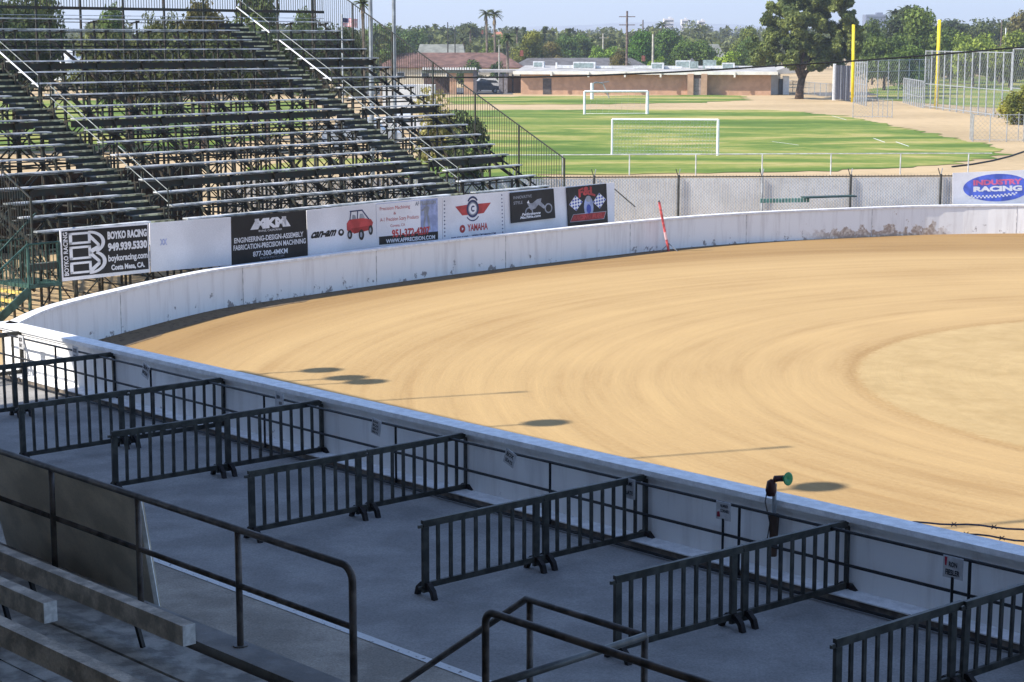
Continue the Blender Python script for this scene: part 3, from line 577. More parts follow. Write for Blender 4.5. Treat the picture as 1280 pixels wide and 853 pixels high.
# picket guard fences: right end, back, left end
def slope_fence(s, ka, kb, name, lo=-.55, hi=1.12):
    A_ = lambda k, h: BP(s, RUN*k, Z0+RISE*k+h)
    MB().beam(A_(ka, hi), A_(kb, hi), .035, .035).build('guard_rail', M_frame, bl_); MB().beam(A_(ka, lo), A_(kb, lo), .04, .05).build('guard_rail', M_frame, bl_)
    q = MB(); n = int(abs(kb-ka)*RUN/.115)
    for i in range(n+1):
        k = ka+(kb-ka)*i/n; p = A_(k, 0); q.box(p+UP*((hi+lo)/2), (.013, .013, hi-lo), SU, SN)
    q.build('picket_infill', M_frame, bl_, kind='stuff')
    for k in np.arange(kb if kb < ka else ka, max(ka, kb)+.01, 3.25): MB().beam(A_(k, -1.3), A_(k, hi+.02), .05, .05, SN).build('guard_post', M_frame, bl_)
slope_fence(.42, -.62, 19, 'r'); slope_fence(sLL-.35, -.62, 19, 'l', -1.3)
zb = Z0+RISE*(NR-1)
MB().beam(BP(sLL-.4, RUN*17+.75, zb+.36), BP(.45, RUN*17+.75, zb+.36), .06, .10).build('guard_rail', M_frame, bl_)
MB().beam(BP(sLL-.4, RUN*17+.75, zb+1.75), BP(.45, RUN*17+.75, zb+1.75), .05, .06).build('guard_rail', M_frame, bl_)
MB().beam(BP(sLL-.4, RUN*17+.75, zb-.4), BP(.45, RUN*17+.75, zb-.4), .03, .03).build('guard_rail', M_rail, bl_)
MB().beam(BP(sLL-.4, RUN*17+.75, zb+.12), BP(.45, RUN*17+.75, zb+.12), .02, .02).build('guard_rail', M_rail, bl_)
q = MB(); x = sLL-.4
while x < .45: q.box(BP(x, RUN*17+.75, zb+1.05), (.017, .017, 1.38), SU, SN); x += .115
q.build('picket_infill', M_frame, bl_, kind='stuff')
for s in ss: MB().beam(BP(s, RUN*17+.78, 0.05), BP(s, RUN*17+.78, zb+1.75), .06, .06, SN).build('guard_post', M_frame, bl_)
# front kick fascia behind the banners
sbox(sLL-.5, .5, -.42, -.22, Z0-.86, Z0-.80).build('front_walk', M_foot, bl_)
sbox(sLL-.5, .5, -.45, -.42, Z0-.98, Z0-.80).build('front_beam', M_frame, bl_)
# access stair at the left end
zp = Z0-1.35; sx = thing('access_stair', 'green steel stair with yellow treads at the left end of the bleachers', 'stairs', BP(sLL-2, .3, 0))
_p = RPL(78, 352, BP(0, -.5, 0), SN); sQ = (_p-B0).dot(SU)+.35; zp = _p.z
sbox(sQ-1.35, sQ-.35, -.5, .9, zp-.10, zp).build('platform', M_green, sx)
for k in range(6): 
    zz = zp-.19*(k+1); a = sQ-1.35-.27*(k+1)
    sbox(a, a+.25, -.4, .85, zz-.04, zz).build('step', M_yellow, sx)
for r in (-.45, .92):
    MB().beam(BP(sQ-1.35, r, zp-.15), BP(sQ-3.1, r, zp-1.35), .05, .22).build('stringer', M_green, sx)
    MB().tube([BP(sQ-.35, r, zp+1.05), BP(sQ-1.35, r, zp+1.05), BP(sQ-3.1, r, zp-.15)], .028, 6).build('hand_rail', M_green, sx)
    q = MB()
    for i in range(26):
        u_ = i/25; s_ = sQ-.35-2.75*u_; b_ = zp if s_ > sQ-1.35 else zp-(sQ-1.35-s_)/1.75*1.2; q.box(BP(s_, r, b_+.52), (.016, .016, 1.02), SU, SN)
    q.build('picket_infill', M_green, sx, kind='stuff')
    for s_ in (sQ-.4, sQ-1.35, sQ-2.4, sQ-3.1): MB().beam(BP(s_, r, 0), BP(s_, r, zp+1.0 if s_ > sQ-1.4 else zp+.3), .055, .055, SN).build('post', M_green, sx)
for a, b, c_, d_ in ((-3.1, .1, -.5, 1.1), (-.5, .1, -2.6, 1.2), (-2.9, .9, -.4, 2.9)): MB().beam(BP(sQ+a, .5, b), BP(sQ+c_, .5, d_), .04, .04).build('brace', M_green, sx)
# ------------------------------------------------------------------ BANNERS
V = dict(black=mat('banner_black', (.018, .017, .017), .55, 0, .15, 1., bump=.5), white=mat('banner_white', (.78, .78, .80), .5, 0, .05, .5, bump=.6), red=mat('banner_red', (.50, .06, .06), .5), blue=mat('banner_blue', (.05, .09, .42), .5),
         grey=mat('banner_grey', (.30, .32, .36), .5), navy=mat('banner_navy', (.03, .04, .12), .5), lblue=mat('banner_light_blue', (.34, .40, .62), .5), tyre=mat('banner_tyre', (.02, .02, .02), .5), dred=mat('banner_dark_red', (.33, .03, .03), .5),
         pink=mat('banner_pink', (.72, .16, .30), .5), oval=mat('banner_oval_blue', (.10, .16, .62), .5))
bp0 = BP(0, -.5, 0)
def RB(px, py): return RPL(px, py, bp0, SN)
def banner(name, label, TL, TR, BLc, BR, base='white'):
    P = Panel(RB(*BLc), RB(*BR), RB(*TL), RB(*TR)); o = thing(name, label, 'banner', P.p(.5, 0), 'sponsor banners hung along the bleacher front'); P.slab('panel', V[base], o, .03)
    return o, P
# 1
o, P = banner('banner', 'black banner with a white letter B of arrows reading BOYKO RACING', (75, 288), (185.5, 279.5), (78, 352), (187.5, 340.5))
P.slab('field', V['black'], o, .004, (.015, .07, .985, .975), .004)
P.text('BOYKO RACING', (.025, .10, .075, .95), V['white'], o, .02, .008, rot=True)
def bar(u0, v0, u1, v1, off=.008): P.shape('arrow', [(u0, v0), (u1, v0), (u1, v1), (u0, v1)], V['white'], o, off)
for (va, vb) in ((.70, .93), (.40, .66), (.12, .35)):
    t_ = .045; e_ = .33 if (va > .39 and va < .5) else .33
    bar(.09, va, .125, vb); bar(.09, vb-t_, e_, vb); bar(.09, va, e_, va+t_); bar(e_-.03, va, e_, vb)
P.disc('emblem_bow', .31, .71, .18, .235, V['white'], o, .008, 20, -62, 92, .78); P.disc('emblem_bow', .31, .325, .19, .235, V['white'], o, .008, 20, -92, 62, .78)
for (va, vb) in ((.86, .62), (.52, .62), (.52, .30), (.14, .30)):
    P.shape('arrow', [(.31, va+.05), (.31, va-.05), (.43, vb-.03), (.43, vb+.05)], V['white'], o, .010)
P.text('BOYKO RACING', (.52, .74, .975, .90), V['white'], o, .055, .008); P.text('949.939.5330', (.52, .50, .975, .67), V['white'], o, .055, .008)
P.text('boykoracing.com', (.52, .26, .975, .43), V['white'], o, .03, .008); P.text('Costa Mesa, CA.', (.55, .10, .94, .23), V['white'], o, .04, .008)
# 2
o, P = banner('banner', 'blank white sheet banner with one faint blue mark between the two black banners', (187, 279.3), (288.5, 271.6), (189, 340.3), (289.5, 331.5))
P.text('XX', (.115, .53, .20, .66), mat('faded_blue', (.42, .46, .68), .6), o, .05, .006)
# 3
o, P = banner('banner', 'black banner reading MKM engineering design assembly', (289.5, 271.8), (382.5, 263.4), (290, 332), (384.5, 321.5), 'black')
P.text('MKM', (.30, .70, .72, .92), V['grey'] if False else V['white'], o, .07, .006)
P.shape('emblem_wing', [(.24, .70), (.31, .70), (.36, .92), (.32, .92)], V['white'], o, .006); P.shape('emblem_wing', [(.71, .70), (.78, .70), (.70, .92), (.66, .92)], V['white'], o, .006)
P.text('IRVINE, CALIFORNIA', (.35, .63, .66, .68), V['white'], o, 0, .006); P.text('ENGINEERING-DESIGN-ASSEMBLY', (.03, .45, .95, .56), V['white'], o, .02, .006)
P.text('FABRICATION-PRECISION MACHINING', (.02, .30, .98, .41), V['white'], o, .02, .006); P.text('877-300-4MKM', (.27, .13, .73, .24), V['white'], o, .02, .006); P.text('WWW.MKM.COM', (.36, .06, .68, .11), V['grey'], o, 0, .006)
# 4
o, P = banner('banner', 'white can-am banner showing a small red off-road buggy', (383.5, 263.2), (469.5, 254), (385.5, 321), (471.5, 310.5))
P.text('can-am', (.05, .38, .40, .52), V['black'], o, .05, .006, .3)
P.disc('logo', .475, .44, .042, .075, V['black'], o, .006); P.disc('logo_mark', .475, .45, .02, .035, V['white'], o, .008, 6)
# buggy print
Bg = lambda nm, pts, m, of: P.shape(nm, pts, V[m], o, of)
Bg('buggy_body', [(.56, .62), (.60, .70), (.80, .70), (.92, .66), (.95, .58), (.93, .48), (.82, .42), (.60, .40), (.56, .48)], 'red', .006)
Bg('buggy_body', [(.62, .50), (.90, .52), (.88, .42), (.66, .38)], 'dred', .008)
for a in ([(.60, .68), (.615, .68), (.635, .88), (.62, .88)], [(.61, .86), (.80, .86), (.80, .89), (.61, .89)], [(.78, .88), (.80, .88), (.90, .66), (.88, .66)], [(.71, .70), (.725, .70), (.735, .87), (.72, .87)]): Bg('roll_cage', a, 'navy', .008)
Bg('seat', [(.64, .70), (.70, .70), (.69, .78), (.65, .80)], 'grey', .007); Bg('seat', [(.75, .70), (.83, .70), (.80, .80), (.76, .80)], 'grey', .007)
for (a, b, ru, rv) in ((.60, .37, .035, .10), (.77, .34, .04, .12), (.91, .42, .033, .11)): P.disc('wheel', a, b, ru, rv, V['tyre'], o, .009, 18); P.disc('rim', a-.006, b, ru*.45, rv*.5, V['grey'], o, .011, 12)
# 5
o, P = banner('banner', 'white precision machining banner with red script and big red numerals', (470, 254), (552.5, 246.3), (471.5, 310.5), (553, 303))
P.slab('field', V['lblue'], o, .004, (.0, .25, .93, .98), .003); P.slab('field', V['white'], o, .004, (.0, .25, .66, .97), .006); P.slab('stripe', V['black'], o, .004, (.03, .07, .93, .25), .007)
P.text('Precision Machining', (.05, .80, .50, .90), V['red'], o, 0, .011); P.text('&', (.25, .71, .29, .77), V['red'], o, 0, .011); P.text('A-1 Precision Scary Products', (.05, .55, .63, .66), V['red'], o, 0, .011)
P.text('Corona, CA', (.20, .43, .42, .50), V['red'], o, 0, .011); P.text('951-372-4207', (.22, .20, .80, .38), V['red'], o, .04, .012); P.text('WWW.AFPRECISION.COM', (.13, .09, .88, .18), V['white'], o, .03, .012)
P.text('AF PRECISION', (.58, .86, .90, .95), V['grey'], o, .04, .011)
for a in ([(.72, .62), (.77, .62), (.80, .80), (.76, .84), (.71, .80)], [(.72, .62), (.745, .62), (.72, .30), (.69, .30)], [(.76, .62), (.785, .62), (.82, .30), (.79, .30)], [(.68, .72), (.73, .76), (.72, .80), (.67, .75)]): P.shape('figure', a, V['grey'], o, .010)
P.disc('figure_head', .75, .88, .022, .04, V['grey'], o, .010, 12)
# 6
o, P = banner('banner', 'white banner with a red winged C emblem over the word YAMAHA', (553, 246.3), (629.5, 240), (553.5, 303), (631, 294.5))
P.shape('wing', [(.20, .76), (.40, .78), (.40, .55), (.31, .55)], V['red'], o, .005); P.shape('wing', [(.56, .78), (.78, .78), (.66, .56), (.56, .55)], V['red'], o, .005)
P.disc('emblem', .48, .68, .10, .20, V['navy'], o, .006); P.disc('emblem', .48, .68, .075, .15, V['grey'], o, .007); P.disc('emblem', .48, .68, .06, .12, V['white'], o, .008)
P.disc('letter_c', .485, .68, .035, .07, V['navy'], o, .010, 16, 45, 315, .5); P.disc('emblem_arc', .48, .74, .10, .22, V['navy'], o, .009, 16, 35, 145, .8); P.disc('emblem_arc', .48, .62, .12, .22, V['navy'], o, .006, 16, 215, 325, .88)
P.disc('logo', .31, .25, .045, .09, V['red'], o, .006, 16); P.disc('logo', .31, .25, .02, .04, V['white'], o, .008, 3)
P.text('YAMAHA', (.39, .18, .72, .34), V['red'], o, .03, .006); P.text('949.650.5100', (.13, .04, .40, .09), V['navy'], o, .03, .006); P.text('WWW.CMYAMAHA.COM', (.46, .05, .85, .10), V['navy'], o, .03, .006)
for k in range(11): P.disc('grommet', .965, .93-.085*k, .011, .016, V['navy'], o, .006, 8); P.disc('grommet', .03, .90-.085*k, .011, .016, V['navy'], o, .006, 8)
# 7 white backing board
o, P = banner('banner', 'long white backing board at the right end of the banners', (630, 240), (768, 228.4), (631.5, 294.8), (768, 279.5))
bp0 = bp0-SN*.06
o, P = banner('poster', 'black motorcycle poster reading INNOVATIVE STYLE on the white board', (638, 241.3), (692, 236), (639.5, 279.3), (694.3, 272.6), 'black')
P.text('INNOVATIVE', (.06, .78, .48, .88), V['grey'], o, .02, .005); P.text('STYLE', (.06, .60, .26, .70), V['grey'], o, .02, .005)
for a, b in (((.40, .30), .11), ((.85, .36), .07)): P.disc('wheel', a[0], a[1], .09, .17, V['grey'], o, .005, 20, 0, 360, .72)
P.shape('motorcycle', [(.36, .62), (.48, .58), (.60, .70), (.70, .72), (.68, .60), (.80, .40), (.74, .36), (.62, .52), (.55, .40), (.44, .36)], V['grey'], o, .006)
P.shape('motorcycle', [(.36, .62), (.42, .58), (.40, .70)], V['white'], o, .007)
P.text('Performance', (.24, .20, .66, .29), V['white'], o, .03, .008, .2); P.text('Machine.com', (.20, .10, .66, .19), V['white'], o, .03, .008, .2)
o, P = banner('poster', 'black F&L racing fuel poster with two checkered flags', (708.5, 235), (758, 229.6), (711, 283.2), (760, 278.4), 'black')
P.text('F&L', (.28, .76, .70, .98), V['red'], o, .05, .005, 0, False, .06)
P.disc('can_print', .52, .45, .12, .28, V['lblue'], o, .005, 18); P.disc('can_print', .52, .66, .07, .08, V['grey'], o, .006, 14); P.disc('can_print', .52, .40, .06, .12, V['blue'], o, .007, 14)
for cx in (.20, .80):
    P.shape('flag', [(cx-.17, .56), (cx, .38), (cx+.17, .60), (cx, .78)], V['white'], o, .005)
    for i in range(5):
        for j in range(5):
            if (i+j) % 2: continue
            def q_(a, b): return (cx-.17+.17*(a+b)/5, .56+(-.18*a+.22*b)/5)
            P.shape('flag_square', [q_(i+.08, j+.08), q_(i+.92, j+.08), q_(i+.92, j+.92), q_(i+.08, j+.92)], V['blue'], o, .007)
P.shape('stripe', [(.03, .10), (.90, .10), (.97, .30), (.12, .30)], V['grey'], o, .004); P.shape('stripe', [(.045, .115), (.89, .115), (.95, .285), (.13, .285)], V['dred'], o, .006)
P.text('RACING FUEL', (.12, .14, .87, .26), V['red'], o, .05, .008, .15)
bp0 = bp0+SN*.06
# industry racing
i0 = Vector((0, 73.2, 0)); 
def RI(px, py): return RPL(px, py, AT(1191, 71.9), Vector((.12, -1, 0)).normalized())
P = Panel(RI(1191, 257.5), RI(1345, 256), RI(1191, 216.5), RI(1345, 210)); o = thing('banner', 'white INDUSTRY RACING banner with a blue oval at the right edge', 'banner', P.p(.5, 0), 'sponsor banners above the far right wall'); P.slab('panel', V['white'], o, .03)
cu = .355; P.disc('oval', cu, .52, .272, .40, V['oval'], o, .004, 40)
P.text('INDUSTRY', (.165, .60, .56, .76), V['pink'], o, .05, .008); P.text('RACING', (.165, .41, .56, .57), V['white'], o, .06, .008)
for k in range(13):
    u = .13+.030*k; v = .22-.035*math.sin(k/12*math.pi)+.006*k
    for (a, b) in ((0, 0), (1, 1)): P.shape('chequer', [(u+a*.015, v+b*.045), (u+.015+a*.015, v+b*.045), (u+.015+a*.015, v+.045+b*.045), (u+a*.015, v+.045+b*.045)], V['white'], o, .008)
exec_later = []
# ------------------------------------------------------------------ fences behind the wall
def screen_mat():
    m = bpy.data.materials.new('white_fence_slats'); m.use_nodes = True; n = m.node_tree; L = n.links.new; b = n.nodes['Principled BSDF']
    g = nd(n, 'ShaderNodeNewGeometry'); a = nd(n, 'ShaderNodeTexNoise', i_Scale=1.2, i_Detail=5.); L(g.outputs['Position'], a.inputs['Vector'])
    r = nd(n, 'ShaderNodeValToRGB'); e = r.color_ramp.elements; e[0].position = .3; e[0].color = (.66, .66, .65, 1); e[1].position = .6; e[1].color = (.86, .86, .84, 1); L(a.outputs[0], r.inputs[0]); L(r.outputs[0], b.inputs['Base Color']); b.inputs['Roughness'].default_value = .6; return m
M_slat = screen_mat(); M_post = mat('dark_fence_post', (.06, .06, .055), .6, .2, .2, 5); M_mesh2 = mat('weathered_mesh', (.28, .29, .29), .6, .2, .1, 8)
M_mesh = mat('galvanised_mesh', (.52, .52, .51), .5, .4, .1, 8)
sf = thing('screened_fence', 'chain-link fence woven with white slats behind the far wall', 'fence', AT(950, 71, 0))
fpx = [(560, 62.8), (660, 67.0), (742, 71.6), (847, 71.8), (951, 71.95), (1061, 72.1), (1173, 72.3), (1290, 72.4), (1400, 72.4)]; fp = [AT(a, b) for a, b in fpx]
fp[0] = BP(-2.6, 14.2, 0); fp[1] = AT(640, 71.4); FT = 2.17
for i, (a, b) in enumerate(zip(fp[:-1], fp[1:])):
    d = (b-a); L_ = d.length; n_ = int(L_/.105); dn_ = d.normalized(); nn = Vector((-dn_.y, dn_.x, 0)); q = MB()
    for k in range(n_): c = a+d*(k+.5)/n_; q.box(c+UP*(FT/2), (.092, .012, FT-.06), dn_, nn)
    q.build('slats', M_slat, sf, kind='stuff')
    q = MB(); s_ = .13; m_ = int(L_/s_); mz = int(FT/s_)
    for k in range(-mz, m_):
        for sg in (1, -1):
            u0, u1 = k*s_, k*s_+FT
            a0 = max(0, u0); a1 = min(L_, u1)
            if a1 <= a0: continue
            z0 = a0-u0; z1 = a1-u0
            if sg < 0: z0, z1 = FT-z0, FT-z1
            q.beam(a+dn_*a0-nn*.02+UP*z0, a+dn_*a1-nn*.02+UP*z1, .011, .011, nn)
    q.build('chain_mesh', M_mesh, sf, kind='stuff')
    MB().tube([a+UP*(FT+.02), b+UP*(FT+.02)], .028, 6).build('top_rail', M_post, sf)
    q = MB()
    for k in range(int(L_/.13)): c = a+dn_*(k+.5)*.13; q.beam(c+UP*(FT+.02), c+UP*(FT+.075), .02, .02, nn)
    q.build('knuckles', M_post, sf, kind='stuff')
for i, a in enumerate(fp):
    if i == 4: MB().tube([a-Vector((0, .1, 0)), a-Vector((0, .1, 0))+UP*FT], .04, 8).build('post', M_rail, sf)
    else: MB().tube([a-Vector((0, .1, 0)), a-Vector((0, .1, 0))+UP*(FT+.1)], .045, 8).build('post', M_post, sf)
    MB().beam(a+UP*FT, a+UP*(FT+.33)+Vector((-.10, 0, 0)), .03, .03).build('barb_arm', M_post, sf); MB().beam(a+UP*FT, a+UP*(FT+.33)+Vector((.07, 0, 0)), .03, .03).build('barb_arm', M_rail, sf)
MB().beam(AT(768, 68.9, 1.95), AT(794, 69.2, 1.25), .035, .035).build('brace', M_post, sf)
# green awning strip and low table seen over the wall
gt = thing('green_awning', 'low green corrugated awning edge just above the far wall', 'awning', AT(985, 70.6, 1.2))
a, b = AT(950, 70.6, 1.36), AT(1012, 70.9, 1.36); d = b-a
for k in range(16): MB().box(a+d*(k+.5)/16, (d.length/16*.7, .1, .16), d.normalized()).build('corrugation', mat('sea_green', (.10, .24, .20), .6), gt)
MB().beam(AT(1004, 70.7, 1.48), AT(1068, 71.2, 1.50), .5, .05).build('cover', mat('dark_teal', (.03, .07, .065), .6), gt)
# red leaning pole
rp = thing('red_pole', 'thin red and white pole leaning against the far wall on a small tripod', 'pole', G(836, 315))
b = G(836, 315); t = RPL(824, 253, G(826, 316), Vector((0, -1, 0)))
mid = b+(t-b)*.32; MB().tube([b, t], .045, 7).build('pole', M_redwhite, rp)
MB().tube([b+(t-b)*.25, mid+(t-b)*.08], .052, 7).build('sleeve', mat('pale_pink', (.75, .5, .5), .6), rp)
MB().tube([b+(t-b)*.88, t+(t-b)*.03], .03, 6).build('tip', M_black, rp)
for dx, dy in ((-.28, .05), (.3, -.05), (.02, .3)): MB().tube([b+UP*.3, b+Vector((dx, dy, .02))], .018, 5).build('foot', M_rail, rp)
# white pitch rail
wr_ = thing('white_rail_fence', 'low white pipe rail fence along the near edge of the soccer pitch', 'fence', AT(960, 103, 0))
P = [AT(x, y, 1.2) for x, y in ((560, 104.5), (703, 103.5), (787, 103.2), (870, 103.), (953, 103.), (1039, 103.5), (1126, 104), (1211, 104.6), (1240, 104.8))]
P = [Vector((p.x, p.y, HT(194.5-(p.x+4)*.1+(max(0, p.x-16)**2)*.004, p.y))) for p in P]
M_wr = mat('dull_white_pipe', (.50, .51, .50), .6)
MB().tube(P, .032, 6).build('top_rail', M_wr, wr_)
for p in P[:-1]: MB().tube([(p.x, p.y, 0), (p.x, p.y, p.z)], .04, 6).build('post', M_wr, wr_)
# goals
M_net = mat('white_net', (.72, .72, .70), .7)
def goal(a, b, h, depth, rad, label, n=1.0, back_dir=Vector((0, 1, 0)), net=.22):
    o = thing('soccer_goal', label, 'goal', (a+b)/2, 'white soccer goals on the playing field')
    MB().tube([a, a+UP*h], rad, 8).build('post', M_white, o); MB().tube([b, b+UP*h], rad*1.3, 8).build('post', M_white, o)
    MB().tube([a+UP*(h-.02), b+UP*(h-.02)], rad, 8).build('crossbar', M_white, o)
    q = MB(); d = (b-a); L_ = d.length; m_ = int(L_/net)
    for k in range(m_+1): p = a+d*k/m_; q.beam(p+UP*h, p+back_dir*depth, .012, .012)
    mz = int(h/net)
    for k in range(1, mz+1): f = k/mz; q.beam(a+UP*h*(1-f)+back_dir*depth*f, b+UP*h*(1-f)+back_dir*depth*f, .012, .012)
    q.build('net', M_net, o, kind='stuff')
    for p in (a, b): MB().tube([p, p+back_dir*depth], rad*.6, 6).build('ground_bar', M_white, o)
    MB().tube([a+back_dir*depth, b+back_dir*depth], rad*.6, 6).build('ground_bar', M_white, o)
a, b = G(765, 194), G(897, 195); goal(a, b, 2.36, 1.6, .07, 'larger near white soccer goal with a sagging net')
a, b = G(730.5, 143.5), G(809, 143); goal(a, b, 2.36, 1.6, .12, 'plain white soccer goal in the middle of the field', net=.6)
a, b = G(740, 124.5), G(762, 124); 
o = thing('soccer_goal', 'small old goal seen edge-on close to the school wall', 'goal', a, 'white soccer goals on the playing field')
MB().tube([a, a+UP*2.1], .22, 8).build('post', M_white, o); MB().tube([a+UP*2.0, a+UP*2.2+Vector((.6, 1, 0)), b+UP*1.9+Vector((-.8, 1, 0)), b+Vector((0, 1, .1))], .07, 6).build('frame', M_rail, o)
MB().tube([a+Vector((0, 1.5, 2.0)), b+Vector((0, 1.5, 2.2))], .06, 6).build('crossbar', M_rail, o)
# power cable and its pole near the bleacher end
pl = AT(495, 73.5); o = tag(MB().tube([pl, pl+UP*11.5], [.09, .07], 8).build('metal_pole', mat('galvanised_pole', (.30, .33, .34), .5, .3)), 'thin grey metal pole standing beside the right end of the bleachers', 'pole', 'slim poles behind the bleachers')
pl2 = AT(466, 84); o = tag(MB().tube([pl2, pl2+UP*14], [.12, .08], 8).build('metal_pole', MATS['galvanised_pole']), 'grey light pole rising next to the tall palm behind the bleachers', 'pole', 'slim poles behind the bleachers')
P = []
for (px, py) in ((400, 96), (495, 96.5), (580, 97), (660, 96.6), (740, 94.6), (830, 91), (895, 87.5), (960, 83), (1066, 76.5), (1160, 69.5), (1280, 59), (1420, 45)): P.append(RPL(px, py, (0, 74, 0), (0, 1, 0)))
tag(MB().tube(P, .035, 5).build('overhead_cable', M_cable), 'sagging black overhead cable crossing in front of the school and tall fence', 'cable')
# ------------------------------------------------------------------ tall ball fence, foul poles, low panels
M_galv = mat('galvanised_fence', (.36, .38, .39), .5, .25, .1, 4); M_ypole = mat('foul_pole_yellow', (.80, .62, .015), .5, 0, .05, 3)
def chain(o, a, b, h, npost, rails, prad=.06, mesh=.5, mr=.014):
    d = b-a; L_ = d.length; dn_ = d.normalized()
    for k in range(npost): p = a+d*k/(npost-1); MB().tube([p, p+UP*h], prad, 6).build('post', M_galv, o)
    for z in rails: MB().tube([a+UP*z, b+UP*z], prad*.6, 5).build('rail', M_galv, o)
    q = MB(); nn = Vector((-dn_.y, dn_.x, 0)); m_ = int(L_/mesh)
    for k in range(-int(h/mesh), m_+1):
        for sg in (1, -1):
            u0, u1 = k*mesh, k*mesh+h; a0 = max(0, u0); a1 = min(L_, u1)
            if a1 <= a0: continue
            z0 = a0-u0; z1 = a1-u0
            if sg < 0: z0, z1 = h-z0, h-z1
            q.beam(a+dn_*a0+UP*z0, a+dn_*a1+UP*z1, mr, mr, nn)
    q.build('chain_mesh', M_mesh2, o, kind='stuff')
def gp(px, py): return G(px, py)
tf = thing('ball_fence', 'tall galvanised chain-link ball fence at the right edge of the field', 'fence', gp(1215, 142), 'chain-link fences around the ball diamond')
a, b = gp(1155, 135), gp(1262, 149.5); ha = HT(63, a.y); chain(tf, a, b, ha, 13, (ha-.1, ha*.42, .25), .075, .6, .014)
tf2 = thing('ball_fence', 'tall fence bay leaving the picture at the right', 'fence', gp(1290, 152), 'chain-link fences around the ball diamond'); chain(tf2, b+(b-a)*.01, gp(1370, 164), HT(60, b.y), 7, (HT(60, b.y)-.1, 3., .25), .075, .6, .014)
tf3 = thing('ball_fence', 'lower far chain-link fence of wide bays beyond the gate opening', 'fence', gp(1110, 128), 'chain-link fences around the ball diamond'); a, b = gp(1083, 127), gp(1160, 123); chain(tf3, a, b, HT(75, a.y), 7, (HT(76, a.y), HT(90, a.y)), .07, .6, .02)
tf4 = thing('ball_fence', 'narrow white fence wing just right of the left yellow pole', 'fence', gp(1076, 128), 'chain-link fences around the ball diamond'); a, b = gp(1068, 129), gp(1082.5, 133); chain(tf4, a, b, HT(76, a.y), 6, (HT(78, a.y), 2.4), .08, .6, .014)
tf5 = thing('ball_fence', 'short grey fence run with close posts left of the tall fence', 'fence', gp(1140, 132), 'chain-link fences around the ball diamond'); a, b = gp(1129, 129), gp(1153, 135.5); chain(tf5, a, b, HT(97, a.y), 10, (HT(98, a.y), 1.2), .07, .6, .012)
# slatted storage panel by the tree
sp_ = thing('backstop_screen', 'dark slatted backstop screen with a bright white post left of the yellow pole', 'screen', gp(1050, 126))
a, b = gp(1042, 125.5), gp(1062, 127.5); h = HT(80, a.y)
MB().box(a+UP*h/2, (.32, .3, h)).build('end_post', M_white, sp_)
d = b-a
for k in range(9): MB().box(a+d*(k+.8)/9+UP*h/2, (.10, .06, h-.2), d.normalized()).build('slat', M_frame if k % 3 else M_galv, sp_)
MB().box(a+d*.55+Vector((0, .35, h/2)), (d.length*.95, .05, h-.3), d.normalized()).build('backing', mat('navy_tarp', (.045, .05, .075), .8), sp_)
for (px, y0, y1, lab) in ((1066, 31, 128, 'left yellow foul pole in front of the big tree edge'), (1170, 25, 136, 'right yellow foul pole in front of the tall chain-link fence')):
    p = gp(px, y1); hh = HT(y0, p.y); pt = RPL(px+(4.5 if px > 1100 else 1), y0, p, (0, 1, 0))
    tag(MB().tube([p, p+(pt-p)*.5, pt], [.24, .2, .19], 10).build('foul_pole', M_ypole, smooth=True), lab, 'pole', 'yellow foul poles')
def low_fence(px0, px1, yb, yt, n, lab):
    a, b = gp(px0, yb), gp(px1, yb+.5); o = thing('low_fence', lab, 'fence', (a+b)/2, 'low portable fences on the dirt'); h = HT(yt, a.y)
    chain(o, a, b, h, n, (h-.03, .15), .035, .35, .012)
    for e in (a, b):
        for k in (1, 2, 3): p = e+Vector((.22*k*(1 if e is a else -1), 1.2*k, 0)); MB().tube([p, p+UP*h], .03, 6).build('brace_post', M_galv, o)
low_fence(1066, 1115, 147.5, 123.5, 3, 'faint low chain-link panel on the dirt below the left yellow pole')
low_fence(1216, 1300, 177.5, 143, 5, 'low chain-link panel on the dirt in front of the round bush')
# hose on the dirt
P = [G(x, y, .05) for x, y in ((1190, 208.5), (1215, 205.5), (1240, 201), (1262, 195.5), (1290, 186))]
tag(MB().tube(P, .05, 5).build('hose', M_cable), 'dark hose curving over pale dirt at the pitch corner', 'hose')
# low fence by the tree
lf = thing('low_fence', 'grey chain-link yard fence behind the trunk of the big tree', 'fence', gp(1000, 117), 'low portable fences on the dirt'); chain(lf, gp(966, 114), gp(1040, 122), 1.8, 12, (1.75,), .05, .5, .02)
# ------------------------------------------------------------------ SCHOOL BUILDING
M_tan = mat('tan_stucco', (.50, .31, .20), .9, 0, .06, 1.2); M_fascia = mat('cream_fascia', (.78, .75, .66), .7, 0, .05, 1); M_rooftop = mat('white_roofing', (.40, .385, .36), .8, 0, .1, .5); M_door = mat('dark_door', (.10, .085, .08), .6)
sa = gp(651, 118.3); sb_ = AT(963.5, sa.y-4); sd = (sb_-sa).normalized(); sn_ = Vector((-sd.y, sd.x, 0)); SL = (sb_-sa).length
sch = thing('school_building', 'long low tan school building with a wide flat white roof', 'building', (sa+sb_)/2)
eh = 3.25; D_ = 14
def Sc(u, v, z): return sa+sd*u+sn_*v+UP*z
def scbox(u0, u1, v0, v1, z0, z1): return MB().hexa([Sc(u0, v0, z0), Sc(u1, v0, z0), Sc(u1, v1, z0), Sc(u0, v1, z0), Sc(u0, v0, z1), Sc(u1, v0, z1), Sc(u1, v1, z1), Sc(u0, v1, z1)])
scbox(0, SL, 0, D_, 0, eh-.05).build('wall', M_tan, sch)
ov = .95
